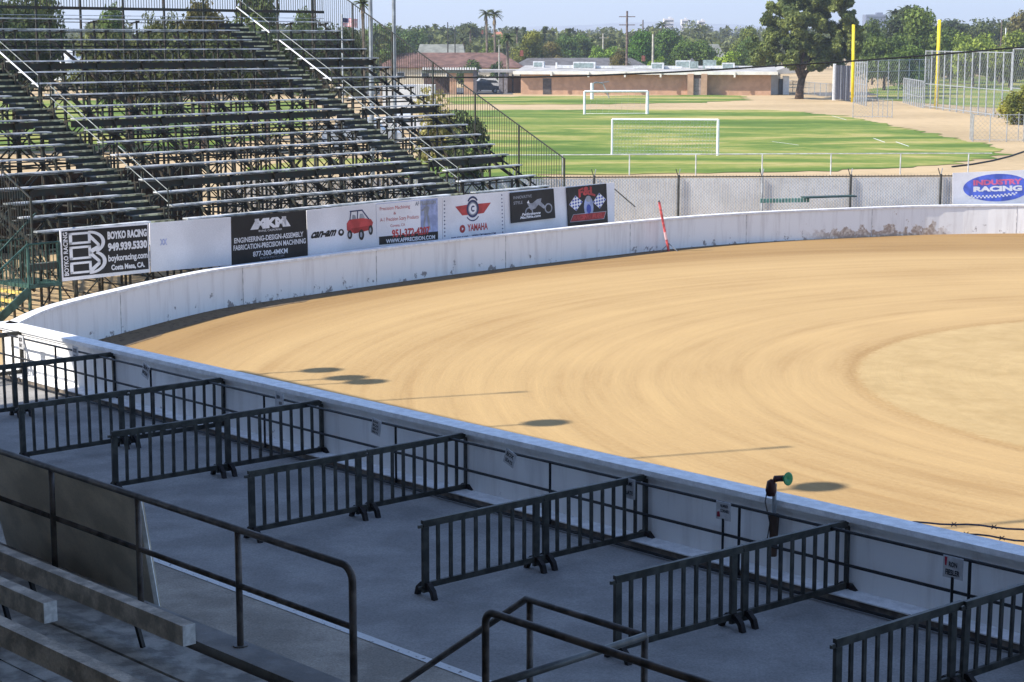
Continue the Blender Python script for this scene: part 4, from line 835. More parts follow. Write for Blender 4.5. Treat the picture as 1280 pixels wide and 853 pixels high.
q = MB(); q.hexa([Sc(-.9, -ov, eh-.25), Sc(SL+.8, -ov, eh-.25), Sc(SL+.8, D_, eh+.25), Sc(-.9, D_, eh+.25), Sc(-.9, -ov, eh-.04), Sc(SL+.8, -ov, eh-.04), Sc(SL+.8, D_, eh+.62), Sc(-.9, D_, eh+.62)]); q.build('roof', M_rooftop, sch)
scbox(-1., SL+.9, -ov-.12, -ov+.0, eh-.42, eh+.02).build('fascia', M_fascia, sch)
def upx(px): 
    p = RPL(px, 105, sa, sn_); return (p-sa).dot(sd)
for px in (690, 736, 781.5, 826, 918): u = upx(px); scbox(u-.12, u+.12, -ov+.02, -.01, eh-.72, eh-.43).build('bracket', M_fascia, sch); scbox(u-.12, u+.12, -ov-.3, -ov-.13, eh-.78, eh-.02).build('bracket', M_fascia, sch)
u = upx(684); scbox(u-.6, u+.6, -.06, -.01, 0.02, 2.25).build('door', M_door, sch)
u0, u1, u2, u3 = upx(859.5), upx(867), upx(876.5), upx(884); scbox(u0, u1, -1.25, -.01, 0, eh-.3).build('pier', M_tan, sch); scbox(u2, u3, -1.25, -.01, 0, eh-.3).build('pier', M_tan, sch)
scbox(u1+.02, u2-.02, -.9, -.80, 0, 2.3).build('door', mat('grey_door', (.30, .25, .23), .7), sch)
M_ac = mat('hvac_white', (.66, .66, .64), .6, 0, .08, 3); M_ac2 = mat('hvac_green_grey', (.28, .34, .32), .6)
def acu(px, v, w, h, lab, m=M_ac, duct=0):
    u = upx(px); o = thing('air_conditioner', lab, 'air conditioner', Sc(u, v, eh+.3), 'units on the school roof')
    z = eh-.05+v/16*.55+.12; scbox(u-w/2, u+w/2, v, v+1.4, z, z+h).build('cabinet', m, o); scbox(u-w/2+.1, u+w/2-.3, v-.03, v, z+.15, z+h-.15).build('grille', M_ac2, o)
    if duct: scbox(u-w/2-duct, u-w/2, v+.3, v+.9, z+.1, z+.5).build('duct', M_ac, o); scbox(u+w/2, u+w/2+duct, v+.4, v+.95, z+.05, z+.4).build('duct', M_ac, o)
acu(726, 6, 3.2, .95, 'white rooftop unit with ducts above the left goal post', duct=2.4); acu(820, 5, 1.8, .9, 'white rooftop box unit left of the school door piers', duct=2.6); acu(852, 8, 2.2, 1.1, 'pale rooftop box behind the door piers')
acu(866, 7, 1.2, 1.0, 'green-grey rooftop box left of the bigger one', M_ac2); acu(886, 6, 1.9, 1.25, 'larger green-grey rooftop box right of the door piers', M_ac2); acu(910, 5, 1.8, .9, 'white rooftop box unit nearest the big tree', duct=2.4); acu(665, 9, 1.6, .9, 'small white rooftop box at the left end of the school roof')
for i, px in enumerate((690, 722, 735)):
    u = upx(px); tag(MB().tube([Sc(u, 7+i, eh+.3), Sc(u, 7+i, eh+1.15)], .13, 8).build('roof_vent', M_ac), ['small pipe vent at the left of the school roof', 'pipe vent beside the first white rooftop unit', 'taller pipe vent behind the first rooftop unit'][i], 'vent', 'units on the school roof')
# ------------------------------------------------------------------ houses and sheds
M_rr = mat('red_brown_shingle', (.16, .09, .07), .9, 0, .15, .8); M_gr = mat('grey_green_shingle', (.20, .205, .175), .9, 0, .12, .8); M_dg = mat('dark_grey_shingle', (.12, .115, .115), .9, 0, .12, .8); M_tile = mat('red_tile', (.40, .17, .11), .85, 0, .15, .8)
M_cream = mat('cream_stucco', (.60, .55, .42), .9, 0, .05, 1.); M_brick = mat('brick_chimney', (.30, .10, .07), .9, 0, .2, 5); M_glassd = mat('dark_window', (.04, .05, .06), .2); M_whw = mat('white_wall', (.70, .70, .68), .8, 0, .05, 1)
def house(px0, px1, Y, depth, eave, ridge, roofm, wallm, label, hip=2.5, win=2, chim=None, name='house'):
    a, b = AT(px0, Y), AT(px1, Y); o = thing(name, label, 'house', (a+b)/2); x0, x1 = a.x, b.x
    MB().box(((x0+x1)/2, Y+depth/2, eave/2), (x1-x0-.8, depth-.8, eave)).build('wall', wallm, o)
    e = eave; q = MB(); ym = Y+depth/2; h = min(hip, (x1-x0)/2-.1)
    q.add([(x0, Y, e), (x1, Y, e), (x1, Y+depth, e), (x0, Y+depth, e), (x0+h, ym, ridge), (x1-h, ym, ridge), (x0, Y, e-.18), (x1, Y, e-.18), (x1, Y+depth, e-.18), (x0, Y+depth, e-.18)],
          [(0, 1, 5, 4), (1, 2, 5), (2, 3, 4, 5), (3, 0, 4), (0, 6, 7, 1), (1, 7, 8, 2), (2, 8, 9, 3), (3, 9, 6, 0), (6, 9, 8, 7)]); q.build('roof', roofm, o)
    for k in range(win):
        x = x0+(x1-x0)*(k+1)/(win+1); w_ = MB().box((x, Y+.40-.03, eave*.55), (1.4, .08, 1.0)).build('window', M_white, o); MB().box((x, Y+.40-.09, eave*.55), (1.2, .04, .82)).build('pane', M_glassd, w_)
    if chim: MB().box((AT(chim, Y+depth*.4).x, Y+depth*.4, ridge-.1), (.6, .6, 1.0)).build('chimney', M_brick, o)
    return o
house(470, 655, 322, 16, 3.0, HT(66, 330), M_rr, M_cream, 'wide house with a long red-brown roof above the carport', 4, 5, 652)
house(518, 583, 372, 14, 3.1, HT(55.5, 379), M_gr, M_cream, 'house with a grey-green roof behind the long red-brown roof', .8, 3)
house(640, 812, 335, 14, 2.9, HT(72.5, 342), M_dg, M_cream, 'long dark grey roofed house directly behind the school', 3, 6, 804)
house(742, 778, 520, 16, 4.6, HT(46.5, 528), M_tile, M_cream, 'red tiled two-storey house above the dark trees left of the wooden pole', 3, 3)
house(868, 910, 395, 13, 3.2, HT(55.5, 401), M_gr, M_cream, 'grey hipped roof rising behind the yellow-green hedge', 1.5, 2)
house(843, 884, 640, 14, 3.6, HT(44.5, 647), M_gr, M_cream, 'distant cream house row among trees below the white towers', 3, 4)
house(583, 600, 430, 12, 4.0, HT(56, 436), M_rr, M_whw, 'small house with a red-brown roof right of the grey-green one', 2, 1)
house(604, 640, 505, 14, 5.2, HT(40, 512), M_tile, M_cream, 'tall cream house between the palms', 3, 3, 603)
house(516, 540, 480, 12, 4.4, HT(50, 486), M_whw, M_whw, 'small white flat-looking house left in the trees', 2, 2)
house(1238, 1262, 470, 12, 5.0, HT(44, 476), M_tile, M_whw, 'white house with red roof far right behind the tall fence', 2, 2)
house(860, 874, 330, 8, 3.0, HT(73, 334), M_dg, M_cream, 'small grey gable roof just behind the school roof', 2, 1)
# white garage by the tree
g0 = thing('garage', 'white open garage with a pale gable behind the big tree trunk', 'garage', AT(980, 262))
x0, x1 = AT(962, 262).x, AT(1002, 262).x
MB().box(((x0*3+x1)/4-.6, 264, 1.5), ((x1-x0)*.42, 4, 3.0)).build('wall', M_whw, g0); MB().box((x0+(x1-x0)*.50, 262, 1.3), (.85, .5, 2.6)).build('pillar', M_white, g0); MB().box((x0+(x1-x0)*.36, 262.0, 1.1), (.8, .4, 2.2)).build('opening', M_glassd, g0)
q = MB(); q.hexa([(x0-.5, 261, 2.7), (x1-.6, 261, 3.1), (x1-.6, 269, 3.1), (x0-.5, 269, 2.7), (x0-.5, 261, 2.9), ((x0+x1)/2, 261, 3.9), ((x0+x1)/2, 269, 3.9), (x0-.5, 269, 2.9)]); q.build('roof', M_rooftop, g0)
# carport + beige shed left of the school
cp = thing('carport', 'carport with a striped corrugated roof edge and beige piers left of the school', 'carport', AT(560, 262))
x0, x1 = AT(528, 262).x, AT(596, 262).x; zt = HT(87, 262)
MB().box(((x0+x1)/2, 266, zt-.1), (x1-x0, 8, .12)).build('roof', M_dg, cp)
for k in range(22): x = x0+(x1-x0)*(k+.5)/22; MB().box((x, 261.9, zt+.10), (.2, .3, .34)).build('corrugation', M_white, cp)
MB().box(((x0+x1)/2, 262.1, zt-.32), (x1-x0, .1, .42)).build('fascia', mat('dull_green_board', (.14, .17, .13), .8), cp)
MB().box((x1-.25, 262.3, zt/2), (.5, .5, zt)).build('end_column', mat('dark_column', (.13, .12, .13), .8), cp)
for px, w in ((566, 1.0), (586, 1.35)): MB().box((AT(px, 262.5).x, 262.6, (zt-.5)/2), (w, .5, zt-.5)).build('pier', M_tan, cp)
MB().box((AT(548, 268).x, 268, 1.2), (4.2, .3, 2.4)).build('back_wall', mat('dim_brown', (.16, .10, .085), .9), cp)
sh = thing('shelter', 'flat white shelter roof over the parked cars', 'shelter', AT(620, 268)); x0, x1 = AT(598, 268).x, AT(652, 268).x
MB().box(((x0+x1)/2, 272, HT(89, 270)), (x1-x0, 8, .35)).build('roof', M_rooftop, sh); 
for px in (626, 632): MB().box((AT(px, 268.4).x, 268.4, 1.4), (.55, .4, 2.8)).build('pier', mat('grey_pier', (.26, .24, .24), .9), sh)
for px in (641, 651): MB().box((AT(px, 269).x, 269, 1.4), (.25, .25, 2.8)).build('column', M_black, sh)
MB().box((AT(638, 275).x, 275, 1.2), (3, .3, 2.4)).build('back_wall', M_tan, sh)
# cars
def car(c, L_, Wd, H2, m, lab, ang=0., name='parked_car'):
    o = thing(name, lab, 'car', c, 'cars parked by the school'); prof = [(-.5, .25), (-.5, .55), (-.42, .60), (-.28, .98), (.12, 1.), (.26, .62), (.47, .55), (.5, .25)]
    q = MB(); n = len(prof); ca, sa_ = math.cos(ang), math.sin(ang)
    def T(x, y, z): return c+Vector((x*ca-y*sa_, x*sa_+y*ca, z))
    q.add([T(a*L_, -Wd/2+(.12 if b > .7 else 0), b*H2) for a, b in prof]+[T(a*L_, Wd/2-(.12 if b > .7 else 0), b*H2) for a, b in prof], [(i, n+i, n+(i+1) % n, (i+1) % n) for i in range(n)]+[tuple(range(n)), tuple(range(2*n-1, n-1, -1))]); q.build('body', m, o)
    for s_ in (-1, 1):
        q = MB(); q.poly([T(-.36*L_, s_*(Wd/2+.005), .62*H2), T(.2*L_, s_*(Wd/2+.005), .62*H2), T(.10*L_, s_*(Wd/2-.10), .92*H2), T(-.26*L_, s_*(Wd/2-.10), .92*H2)]); q.build('side_window', M_glassd, o)
        for a in (-.31, .31):
            w_ = MB().lathe(T(a*L_, s_*(Wd/2-.1), .33), [(0, 0), (.33, 0), (.33, .14), (0, .14)], 14, Vector((-sa_*s_, ca*s_, 0))).build('wheel', M_black, o); MB().lathe(T(a*L_, s_*(Wd/2+.045), .33), [(0, 0), (.2, 0), (.2, .01), (0, .012)], 10, Vector((-sa_*s_, ca*s_, 0))).build('rim', M_rail, w_)
    return o
Mc = [mat('car_dark_blue', (.05, .065, .085), .3), mat('car_white', (.72, .72, .72), .3), mat('car_silver', (.4, .42, .44), .3), mat('car_teal', (.10, .2, .23), .3), mat('car_red', (.35, .04, .03), .3)]
car(AT(606, 270), 4.6, 1.9, 1.75, Mc[0], 'dark blue car under the shelter', .1); car(AT(613, 278), 5.6, 2., 2.1, Mc[1], 'white van behind the dark blue car', .05)
# things seen through the bleachers
car(AT(93, 122), 4.8, 2.1, 1.9, Mc[1], 'white car seen through the upper left bleacher rows', .2) if False else None
tn = thing('marquee_tent', 'white rounded tent seen through the upper left bleacher rows', 'tent', AT(90, 140))
c = AT(88, 140); MB().lathe((c.x, c.y, 5.75), [(1.25, -1.2), (1.25, 0), (1.1, .45), (.7, .85), (0, 1.05)], 18).build('canopy', M_white, tn, smooth=True); MB().box((c.x+1.5, c.y, 5.75), (1.5, 1.6, .75)).build('side_roof', M_white, tn)
for dx in (-1.1, 1.1, 2.1): MB().tube([(c.x+dx, c.y, 0), (c.x+dx, c.y, 5.5)], .06, 6).build('pole', M_white, tn)
car(AT(455, 128), 5.6, 2.3, 2.2, Mc[2], 'silver van parked behind the right end of the bleachers', .0, 'parked_van'); car(AT(505, 150), 4.6, 1.9, 1.6, Mc[1], 'white car parked left of the pale shrub behind the bleachers', .1)
wb = thing('storage_container', 'white storage container beside the pale shrub behind the bleachers', 'container', AT(512, 200)); c = AT(512, 200)
MB().box((c.x, c.y, 1.4), (5.6, 2.4, 2.8)).build('body', M_whw, wb); MB().box((c.x+2.5, c.y-1.25, 1.4), (.5, .08, 2.7)).build('door', M_white, wb)
bf = thing('board_fence', 'dark brown board fence behind the lower left of the bleachers', 'fence', BP(-12, 15, 0))
for k in range(46): sbox(-26+.5*k, -26+.5*k+.485, 15, 15.06, 0, 2.75+random.uniform(-.02, .02)).build('board', mat('brown_boards', (.05, .036, .027), .9, 0, .25, 2), bf)
sbox(-26, -3, 14.93, 14.99, 2.2, 2.3).build('rail', MATS['brown_boards'], bf)
# flag
fl = thing('flag', 'american flag on a thin pole behind the top right of the bleachers', 'flag', AT(430, 110)); c = AT(430, 110)
MB().tube([c, c+UP*HT(18, 110)], .05, 6).build('pole', M_rail, fl); z1 = HT(22.5, 110); z0 = HT(33, 110); w_ = .85
def flagp(u, v): return (c.x+.06+u*w_, c.y+.06*math.sin(u*7), z0+(z1-z0)*v-.08*u)
for k in range(13):
    v0, v1 = k/13, (k+1)/13; q = MB(); q.strip([[flagp(u, v0) for u in np.linspace(.0 if k < 6 else .4, 1, 7)], [flagp(u, v1) for u in np.linspace(.0 if k < 6 else .4, 1, 7)]]); q.build('stripe', V['red'] if k % 2 == 0 else V['white'], fl)
q = MB(); q.strip([[flagp(u, 6/13) for u in np.linspace(0, .4, 4)], [flagp(u, 1.) for u in np.linspace(0, .4, 4)]]); q.build('canton', V['navy'], fl)
# utility poles
M_wood = mat('pole_wood', (.16, .12, .10), .9, 0, .2, 3); M_lpole = mat('pale_pole', (.45, .43, .36), .8)
def upole(px, Y, ytop, m, lab, arm=0., rad=.17, arms=1):
    p = AT(px, Y); h = HT(ytop, Y); o = thing('utility_pole', lab, 'pole', p, 'utility poles among the houses'); MB().tube([p, p+UP*h], [rad, rad*.7], 8).build('pole', m, o)
    for k in range(arms):
        if arm: MB().box(p+UP*(h-.9-k*1.3), (arm, .12, .13)).build('crossarm', m, o)
upole(783, 300, 14, M_wood, 'tall wooden utility pole with crossarms behind the school roof', 2.6, .22, 2); upole(815.5, 296, 43, M_lpole, 'short pale pole right of the tall wooden pole', 0, .2); upole(753.5, 380, 42, M_lpole, 'pale pole with a short crossarm in front of the red tiled house', 1.6)
upole(803, 430, 25, M_wood, 'dark pole above the treeline right of the wooden pole', 0, .2); upole(624, 290, 50, M_lpole, 'pale pole beside the short palm', .7, .13); upole(634, 300, 61, M_lpole, 'lower pale pole beside the short palm', 0, .15); upole(1249, 330, 25, M_wood, 'wooden pole far right beyond the tall fence', 0, .14); upole(1254.5, 330, 35, M_white, 'white pole beside the wooden pole far right', 0, .13)
upole(560, 360, 28, M_frame, 'thin dark pole left of the twin palms', 0, .14); upole(569, 370, 34, M_frame, 'second thin dark pole left of the twin palms', 0, .14)
# ------------------------------------------------------------------ VEGETATION
def leaf_mat(name, base, dark, scale=.5):
    m = bpy.data.materials.new(name); m.use_nodes = True; n = m.node_tree; L = n.links.new; b = n.nodes['Principled BSDF']
    g = nd(n, 'ShaderNodeNewGeometry'); a = nd(n, 'ShaderNodeTexNoise', i_Scale=scale, i_Detail=5.); L(g.outputs['Position'], a.inputs['Vector'])
    r = nd(n, 'ShaderNodeValToRGB'); e = r.color_ramp.elements; e[0].position = .36; e[0].color = (*dark, 1); e[1].position = .64; e[1].color = (*base, 1); L(a.outputs[0], r.inputs[0])
    rn = nd(n, 'ShaderNodeHueSaturation'); mr = nd(n, 'ShaderNodeMapRange', i_3=.72, i_4=1.3); L(g.outputs['Random Per Island'], mr.inputs[0]); L(mr.outputs[0], rn.inputs['Value']); L(r.outputs[0], rn.inputs['Color'])
    oi = nd(n, 'ShaderNodeObjectInfo'); mx = nd(n, 'ShaderNodeMixRGB', blend_type='MULTIPLY'); mx.inputs[0].default_value = 1; L(rn.outputs[0], mx.inputs[1]); L(oi.outputs['Color'], mx.inputs[2])
    L(mx.outputs[0], b.inputs['Base Color']); b.inputs['Roughness'].default_value = .7; b.inputs['Specular IOR Level'].default_value = .15
    tr = nd(n, 'ShaderNodeBsdfTranslucent'); L(mx.outputs[0], tr.inputs['Color']); ms = nd(n, 'ShaderNodeMixShader', i_0=.28); L(b.outputs[0], ms.inputs[1]); L(tr.outputs[0], ms.inputs[2]); L(ms.outputs[0], n.nodes['Material Output'].inputs['Surface']); return m
M_leaf = leaf_mat('foliage', (.185, .20, .070), (.060, .080, .032)); M_palm = leaf_mat('palm_fronds', (.11, .13, .05), (.06, .075, .03)); M_bark = mat('bark', (.12, .085, .06), .95, 0, .25, 4); M_pbark = mat('palm_bark', (.20, .16, .12), .95, 0, .2, 3)
def soup_mesh(name, tri, m):
    n = len(tri); me = bpy.data.meshes.new(name); me.vertices.add(n*3); me.vertices.foreach_set('co', tri.astype(np.float32).ravel()); me.loops.add(n*3); me.loops.foreach_set('vertex_index', np.arange(n*3, dtype=np.int32))
    me.polygons.add(n); me.polygons.foreach_set('loop_start', np.arange(0, n*3, 3, dtype=np.int32)); me.polygons.foreach_set('loop_total', np.full(n, 3, dtype=np.int32)); me.update(calc_edges=True); me.materials.append(m); return me
def leaves(cent, rad, n, size, flat=.8, rng=None):
    """leaf triangles spread over the shells of many lobes; cent (k,3), rad (k,)"""
    rng = rng or RNG; k = len(cent); w = rad**2; idx = rng.choice(k, n, p=w/w.sum())
    d = rng.normal(size=(n, 3)); d /= np.linalg.norm(d, axis=1)[:, None]; rr = rad[idx]*(rng.random(n)**.33)*(.82+.3*rng.random(n)); P = cent[idx]+d*rr[:, None]*np.array([1, 1, flat])
    nrm = d*.8+rng.normal(size=(n, 3))*.6+np.array([0, 0, .25]); nrm /= np.linalg.norm(nrm, axis=1)[:, None]
    a = np.cross(nrm, rng.normal(size=(n, 3))); a /= np.linalg.norm(a, axis=1)[:, None]; b = np.cross(nrm, a); s = size*(.6+.8*rng.random(n))[:, None]
    return np.stack([P+a*s, P-a*s*.5+b*s*.8, P-a*s*.5-b*s*.8], 1)
def crown(w, h, lobes, n, size, base=0., shape='round', rng=None):
    rng = rng or RNG; C = []; Rr = []
    for i in range(lobes):
        if shape == 'round': th = rng.random()*6.283; z = rng.random(); q_ = math.sqrt(max(0, 1-(2*z-1)**2*.85)); r0 = w/2*q_*(.35+.5*rng.random()); 
        elif shape == 'cone': th = rng.random()*6.283; z = rng.random()**1.3; r0 = w/2*(1-z)*.8
        elif shape == 'column': th = rng.random()*6.283; z = rng.random(); r0 = w/2*(.4+.3*rng.random())
        elif shape == 'umbrella': th = rng.random()*6.283; z = .25+.75*rng.random(); r0 = w/2*rng.random()**.5*(.95-.5*max(0, z-.6))
        C.append((r0*math.cos(th), r0*math.sin(th), base+h*(.10+.80*z))); Rr.append({'round': w*.19, 'cone': w*.14, 'column': w*.28, 'umbrella': w*.15}[shape]*(.6+.8*rng.random())*(1-.5*z if shape == 'cone' else 1))
    C = np.array(C); Rr = np.array(Rr); return leaves(C, Rr, n, size, .75, rng), C
def trunk_mb(h, r, C, rng, nl=7):
    q = MB(); bend = rng.normal(0, .03*h, 2); P = [Vector((0, 0, -.1)), Vector((bend[0]*.3, bend[1]*.3, h*.5)), Vector((bend[0], bend[1], h))]; q.tube(P, [r*1.25, r, r*.75], 8)
    for i in rng.choice(len(C), min(nl, len(C)), replace=False):
        c = Vector(C[i]); m_ = (P[2]+c)/2+Vector((0, 0, -.06*h)); q.tube([P[2]-UP*h*.08, m_, c], [r*.55, r*.33, r*.1], 5)
    return q
TREES = {}
def tree_proto(key, w, h, clear, lobes, n, size, shape='round', r=.25):
    rng = np.random.default_rng(abs(hash(key)) % 1000 if False else sum(map(ord, key))); tri, C = crown(w, h-clear, lobes, n, size, clear, shape, rng)
    TREES[key] = (soup_mesh('crown', tri, M_leaf), None, w, h); q = trunk_mb(clear+.12*(h-clear), r, C, rng); me = bpy.data.meshes.new('trunk'); me.from_pydata(q.v, [], q.f); me.materials.append(M_bark); TREES[key] = (TREES[key][0], me, w, h)
tree_proto('round', 9, 9, 1.8, 34, 7000, .24); tree_proto('roundb', 10, 8, 1.4, 42, 7000, .25); tree_proto('airy', 8, 12, 2.5, 30, 6000, .25, 'round', .3); tree_proto('cone', 6, 11, 1., 40, 5000, .24, 'cone', .2); tree_proto('column', 4, 12, 1., 18, 3500, .24, 'column', .2)
tree_proto('umbrella', 13, 10, 4.2, 40, 8000, .26, 'umbrella', .35); tree_proto('bush', 3, 3, .1, 22, 3500, .11, 'round', .05); tree_proto('dry', 4, 6, .3, 26, 2600, .16, 'column', .08)
NT = {}
def tree(key, p, w, h, col, label, name='tree', cat='tree', group=None, rz=None):
    cm, tm, w0, h0 = TREES[key]; o = thing(name, label, cat, p, group); c = bpy.data.objects.new('crown' if cat == 'tree' else 'foliage', cm); t = bpy.data.objects.new('trunk' if cat == 'tree' else 'stem', tm)
    for x in (c, t): COL.objects.link(x); x.parent = o; x.scale = (w/w0, w/w0, h/h0); x.rotation_euler = (0, 0, rz if rz is not None else random.uniform(0, 6.28))
    c.color = (*col, 1); return o
def tpx(key, px, Y, wpx, ytop, col, label, **k):
    zc = Y*CT; return tree(key, AT(px, Y), wpx*zc/F_, HT(ytop, Y), col, label, **k)
# the big tree by the school
rng = np.random.default_rng(5); bt = thing('big_tree', 'big dark olive tree with a forked trunk at the right end of the school', 'tree', gp(999, 124)); Tb = gp(999, 124)
k_ = Tb.y*CT/F_
lob = [(-45, 72, 10, 0), (-35, 62, 12, 1), (-48, 50, 12, -1), (-36, 36, 13, 2), (-22, 72, 11, -2), (-22, 52, 14, 0), (-28, 20, 13, 0), (-12, 8, 14, 1), (-8, 30, 15, -2), (-5, 50, 14, 2), (-6, 66, 12, -2), (8, 14, 14, 2), (12, 36, 14, -1), (10, 56, 14, 1), (14, 70, 11, -1), (26, 4, 13, 0), (30, 24, 14, 1), (34, 44, 15, -1), (32, 62, 13, 1), (46, 12, 12, -1), (54, 30, 12, 0), (56, 48, 12, 1), (52, 64, 11, -1), (66, 40, 10, 0), (66, 56, 9, 0), (0, -12, 15, 0), (24, -14, 15, 1), (44, -8, 12, -1), (-18, -6, 13, 1), (60, 14, 9, 1), (40, 74, 10, 0), (62, 70, 8, 1), (-52, 62, 8, 1), (20, 78, 8, 0), (50, 76, 8, -1), (6, 76, 8, 1), (-10, 78, 7, 0)]
C = np.array([(Tb.x+a*k_, Tb.y+dz*1.4, HT(b, Tb.y)) for a, b, r, dz in lob]); C[:, 0] += rng.normal(0, .2, len(C)); Rr = np.array([r*k_*1.0 for a, b, r, dz in lob])
C2 = []; R2 = []
for c, r in zip(C, Rr):
    for j in range(7): d = rng.normal(size=3); d /= np.linalg.norm(d); C2.append(c+d*r*(.8+.6*rng.random())*np.array([1, 1.6, .9])); R2.append(r*(.42+.35*rng.random()))
C2 = np.array(C2); R2 = np.array(R2); tri = leaves(C2, R2, 95000, .19, .85, rng); tri -= np.array(Tb)[None, None]
me = soup_mesh('crown', tri, M_leaf); o = bpy.data.objects.new('crown', me); COL.objects.link(o); o.parent = bt; o.color = (1.25, 1.30, 1.0, 1)
q = MB(); f0 = Tb+Vector((.3, 0, HT(98, Tb.y))); q.tube([Tb-UP*.1, Tb+Vector((.05, 0, 1.2)), f0], [.62, .48, .46], 10)
for a, b in (((-2, 88), (-30, 60)), ((4, 86), (26, 50)), ((8, 90), (44, 66)), ((-3, 84), (-6, 40)), ((3, 80), (8, 20)), ((-6, 84), (-44, 66))):
    q.tube([f0-UP*.3, Vector((Tb.x+a[0]*k_, Tb.y, HT(a[1], Tb.y))), Vector((Tb.x+b[0]*k_, Tb.y, HT(b[1], Tb.y)))], [.36, .27, .10], 7)
q.build('trunk', M_bark, bt, smooth=True)
G1, G2, G3, G4 = (1, 1, 1), (.75, .95, .75), (1.6, 1.75, .8), (1.35, 1.1, .8); DK = (.55, .65, .65); BR = (1.25, .95, .8)
GG = 'garden trees among the houses'
# beyond the tall fence, right
tpx('round', 1152, 300, 76, 14, (.95, 1.15, .65), 'tall round green tree behind the right yellow pole', group=GG); tpx('roundb', 1105, 285, 70, 42, (.8, 1.0, .6), 'broad dark green tree between the two yellow poles', group=GG)
tpx('roundb', 1216, 310, 62, 42, (1.8, 2.0, .9), 'bright yellow-green rounded tree above the tall chain-link fence', group=GG); tpx('airy', 1130, 330, 55, 10, DK, 'dark tall tree clump behind the round green tree', group=GG)
tpx('round', 1188, 325, 50, 38, (.9, 1.1, .7), 'mid green tree just right of the right yellow pole', group=GG); tpx('round', 1262, 300, 60, 42, (1.5, 1.6, .7), 'yellow-green tree at the right edge above the tall fence', group=GG)
tpx('roundb', 1240, 420, 80, 24, (.8, .85, .7), 'brownish dark tree behind the far right wooden pole', group=GG); tpx('round', 1278, 380, 60, 18, BR, 'rusty brown-green tree in the upper right corner', group=GG); tpx('airy', 1190, 430, 60, 26, DK, 'dark bluish tree between the yellow pole and the wooden pole', group=GG)
tpx('round', 1090, 320, 44, 28, (.75, .9, .7), 'grey-green tree just right of the big tree crown', group=GG); tpx('roundb', 1135, 262, 66, 58, (.75, 1.0, .55), 'low spreading green tree behind the wide fence bays', group=GG)
# centre
tpx('round', 663, 345, 46, 42, (1.45, 1.35, .7), 'olive-yellow tree left behind the school roof', group=GG); tpx('round', 690, 352, 36, 55, BR, 'brownish tree right of the olive-yellow one', group=GG); tpx('cone', 655, 430, 26, 26, DK, 'left dark pointed conifer on the skyline', group=GG); tpx('cone', 681, 430, 30, 25, DK, 'second dark pointed conifer on the skyline', group=GG)
tpx('cone', 711, 440, 30, 28, (.7, .8, .6), 'third pointed tree on the skyline', group=GG); tpx('roundb', 715, 395, 54, 42, (.65, .95, .6), 'dark green tree in the middle behind the grey roof', group=GG); tpx('column', 733, 385, 22, 46, (.6, .8, .55), 'narrow dark cypress left of the red tiled house', group=GG)
tpx('roundb', 757, 350, 44, 58, (1.3, 1.8, .7), 'light green tree below the red tiled house', group=GG); tpx('round', 801, 350, 50, 42, (.75, 1.35, .55), 'fresh green round tree just right of the wooden pole', group=GG); tpx('round', 836, 370, 54, 40, (.7, 1.1, .6), 'dark green round tree right of the short pale pole', group=GG)
tpx('roundb', 866, 350, 60, 50, (.8, 1.1, .55), 'spreading green tree behind the rooftop units', group=GG); tpx('bush', 905, 318, 46, 63, (1.9, 2.3, .6), 'bright yellow-green clipped hedge tree behind the school roof', group=GG); tpx('roundb', 938, 322, 50, 48, (.7, .95, .55), 'dark green tree right of the yellow-green hedge', group=GG)
tpx('round', 932, 380, 40, 36, (1.0, 1.1, .6), 'mid green tree left of the big tree crown', group=GG); tpx('round', 955, 300, 46, 56, (.85, 1.05, .75), 'dull green tree partly under the big tree', group=GG); tpx('bush', 820, 318, 26, 70, (1.4, 1.9, .6), 'small bright shrub behind the short pale pole', group=GG); tpx('roundb', 775, 325, 26, 62, BR, 'thin brownish tree at the foot of the wooden pole', group=GG)
# above the red roofs
tpx('roundb', 510, 400, 70, 36, (.65, .9, .65), 'dark green tree left of the grey-green roof', group=GG); tpx('bush', 586, 300, 42, 74, (.6, .8, .55), 'dark rounded bush on the left in front of the red-brown roof', group=GG); tpx('bush', 623, 300, 26, 76, (.5, .75, .5), 'small dark rounded bush right in front of the red-brown roof', group=GG)
tpx('round', 612, 350, 34, 52, (1.0, 1.2, .7), 'green bushy tree behind the pale poles', group=GG); tpx('round', 478, 330, 60, 34, (.8, 1.1, .65), 'green tree seen through the top of the side pickets', group=GG); tpx('roundb', 545, 520, 90, 33, DK, 'wide dark tree row tree above the grey-green roof', group=GG); tpx('round', 588, 480, 50, 32, (.75, .8, .7), 'dull dark tree left of the twin palms', group=GG)
# beside the bleachers
tpx('dry', 548, 100, 58, 92, (2.1, 1.65, 1.5), 'tall pale dry shrub beside the right end of the bleachers', name='shrub', cat='shrub', group='shrubs at the bleacher end'); tpx('bush', 585, 96, 56, 136, (.7, .75, .8), 'dark low bush behind the side pickets of the bleachers', name='shrub', cat='shrub', group='shrubs at the bleacher end')
tpx('bush', 1272, 167, 56, 104, (1.7, 1.5, .7), 'round yellow-green bush behind the low fence at the right edge', name='shrub', cat='shrub')
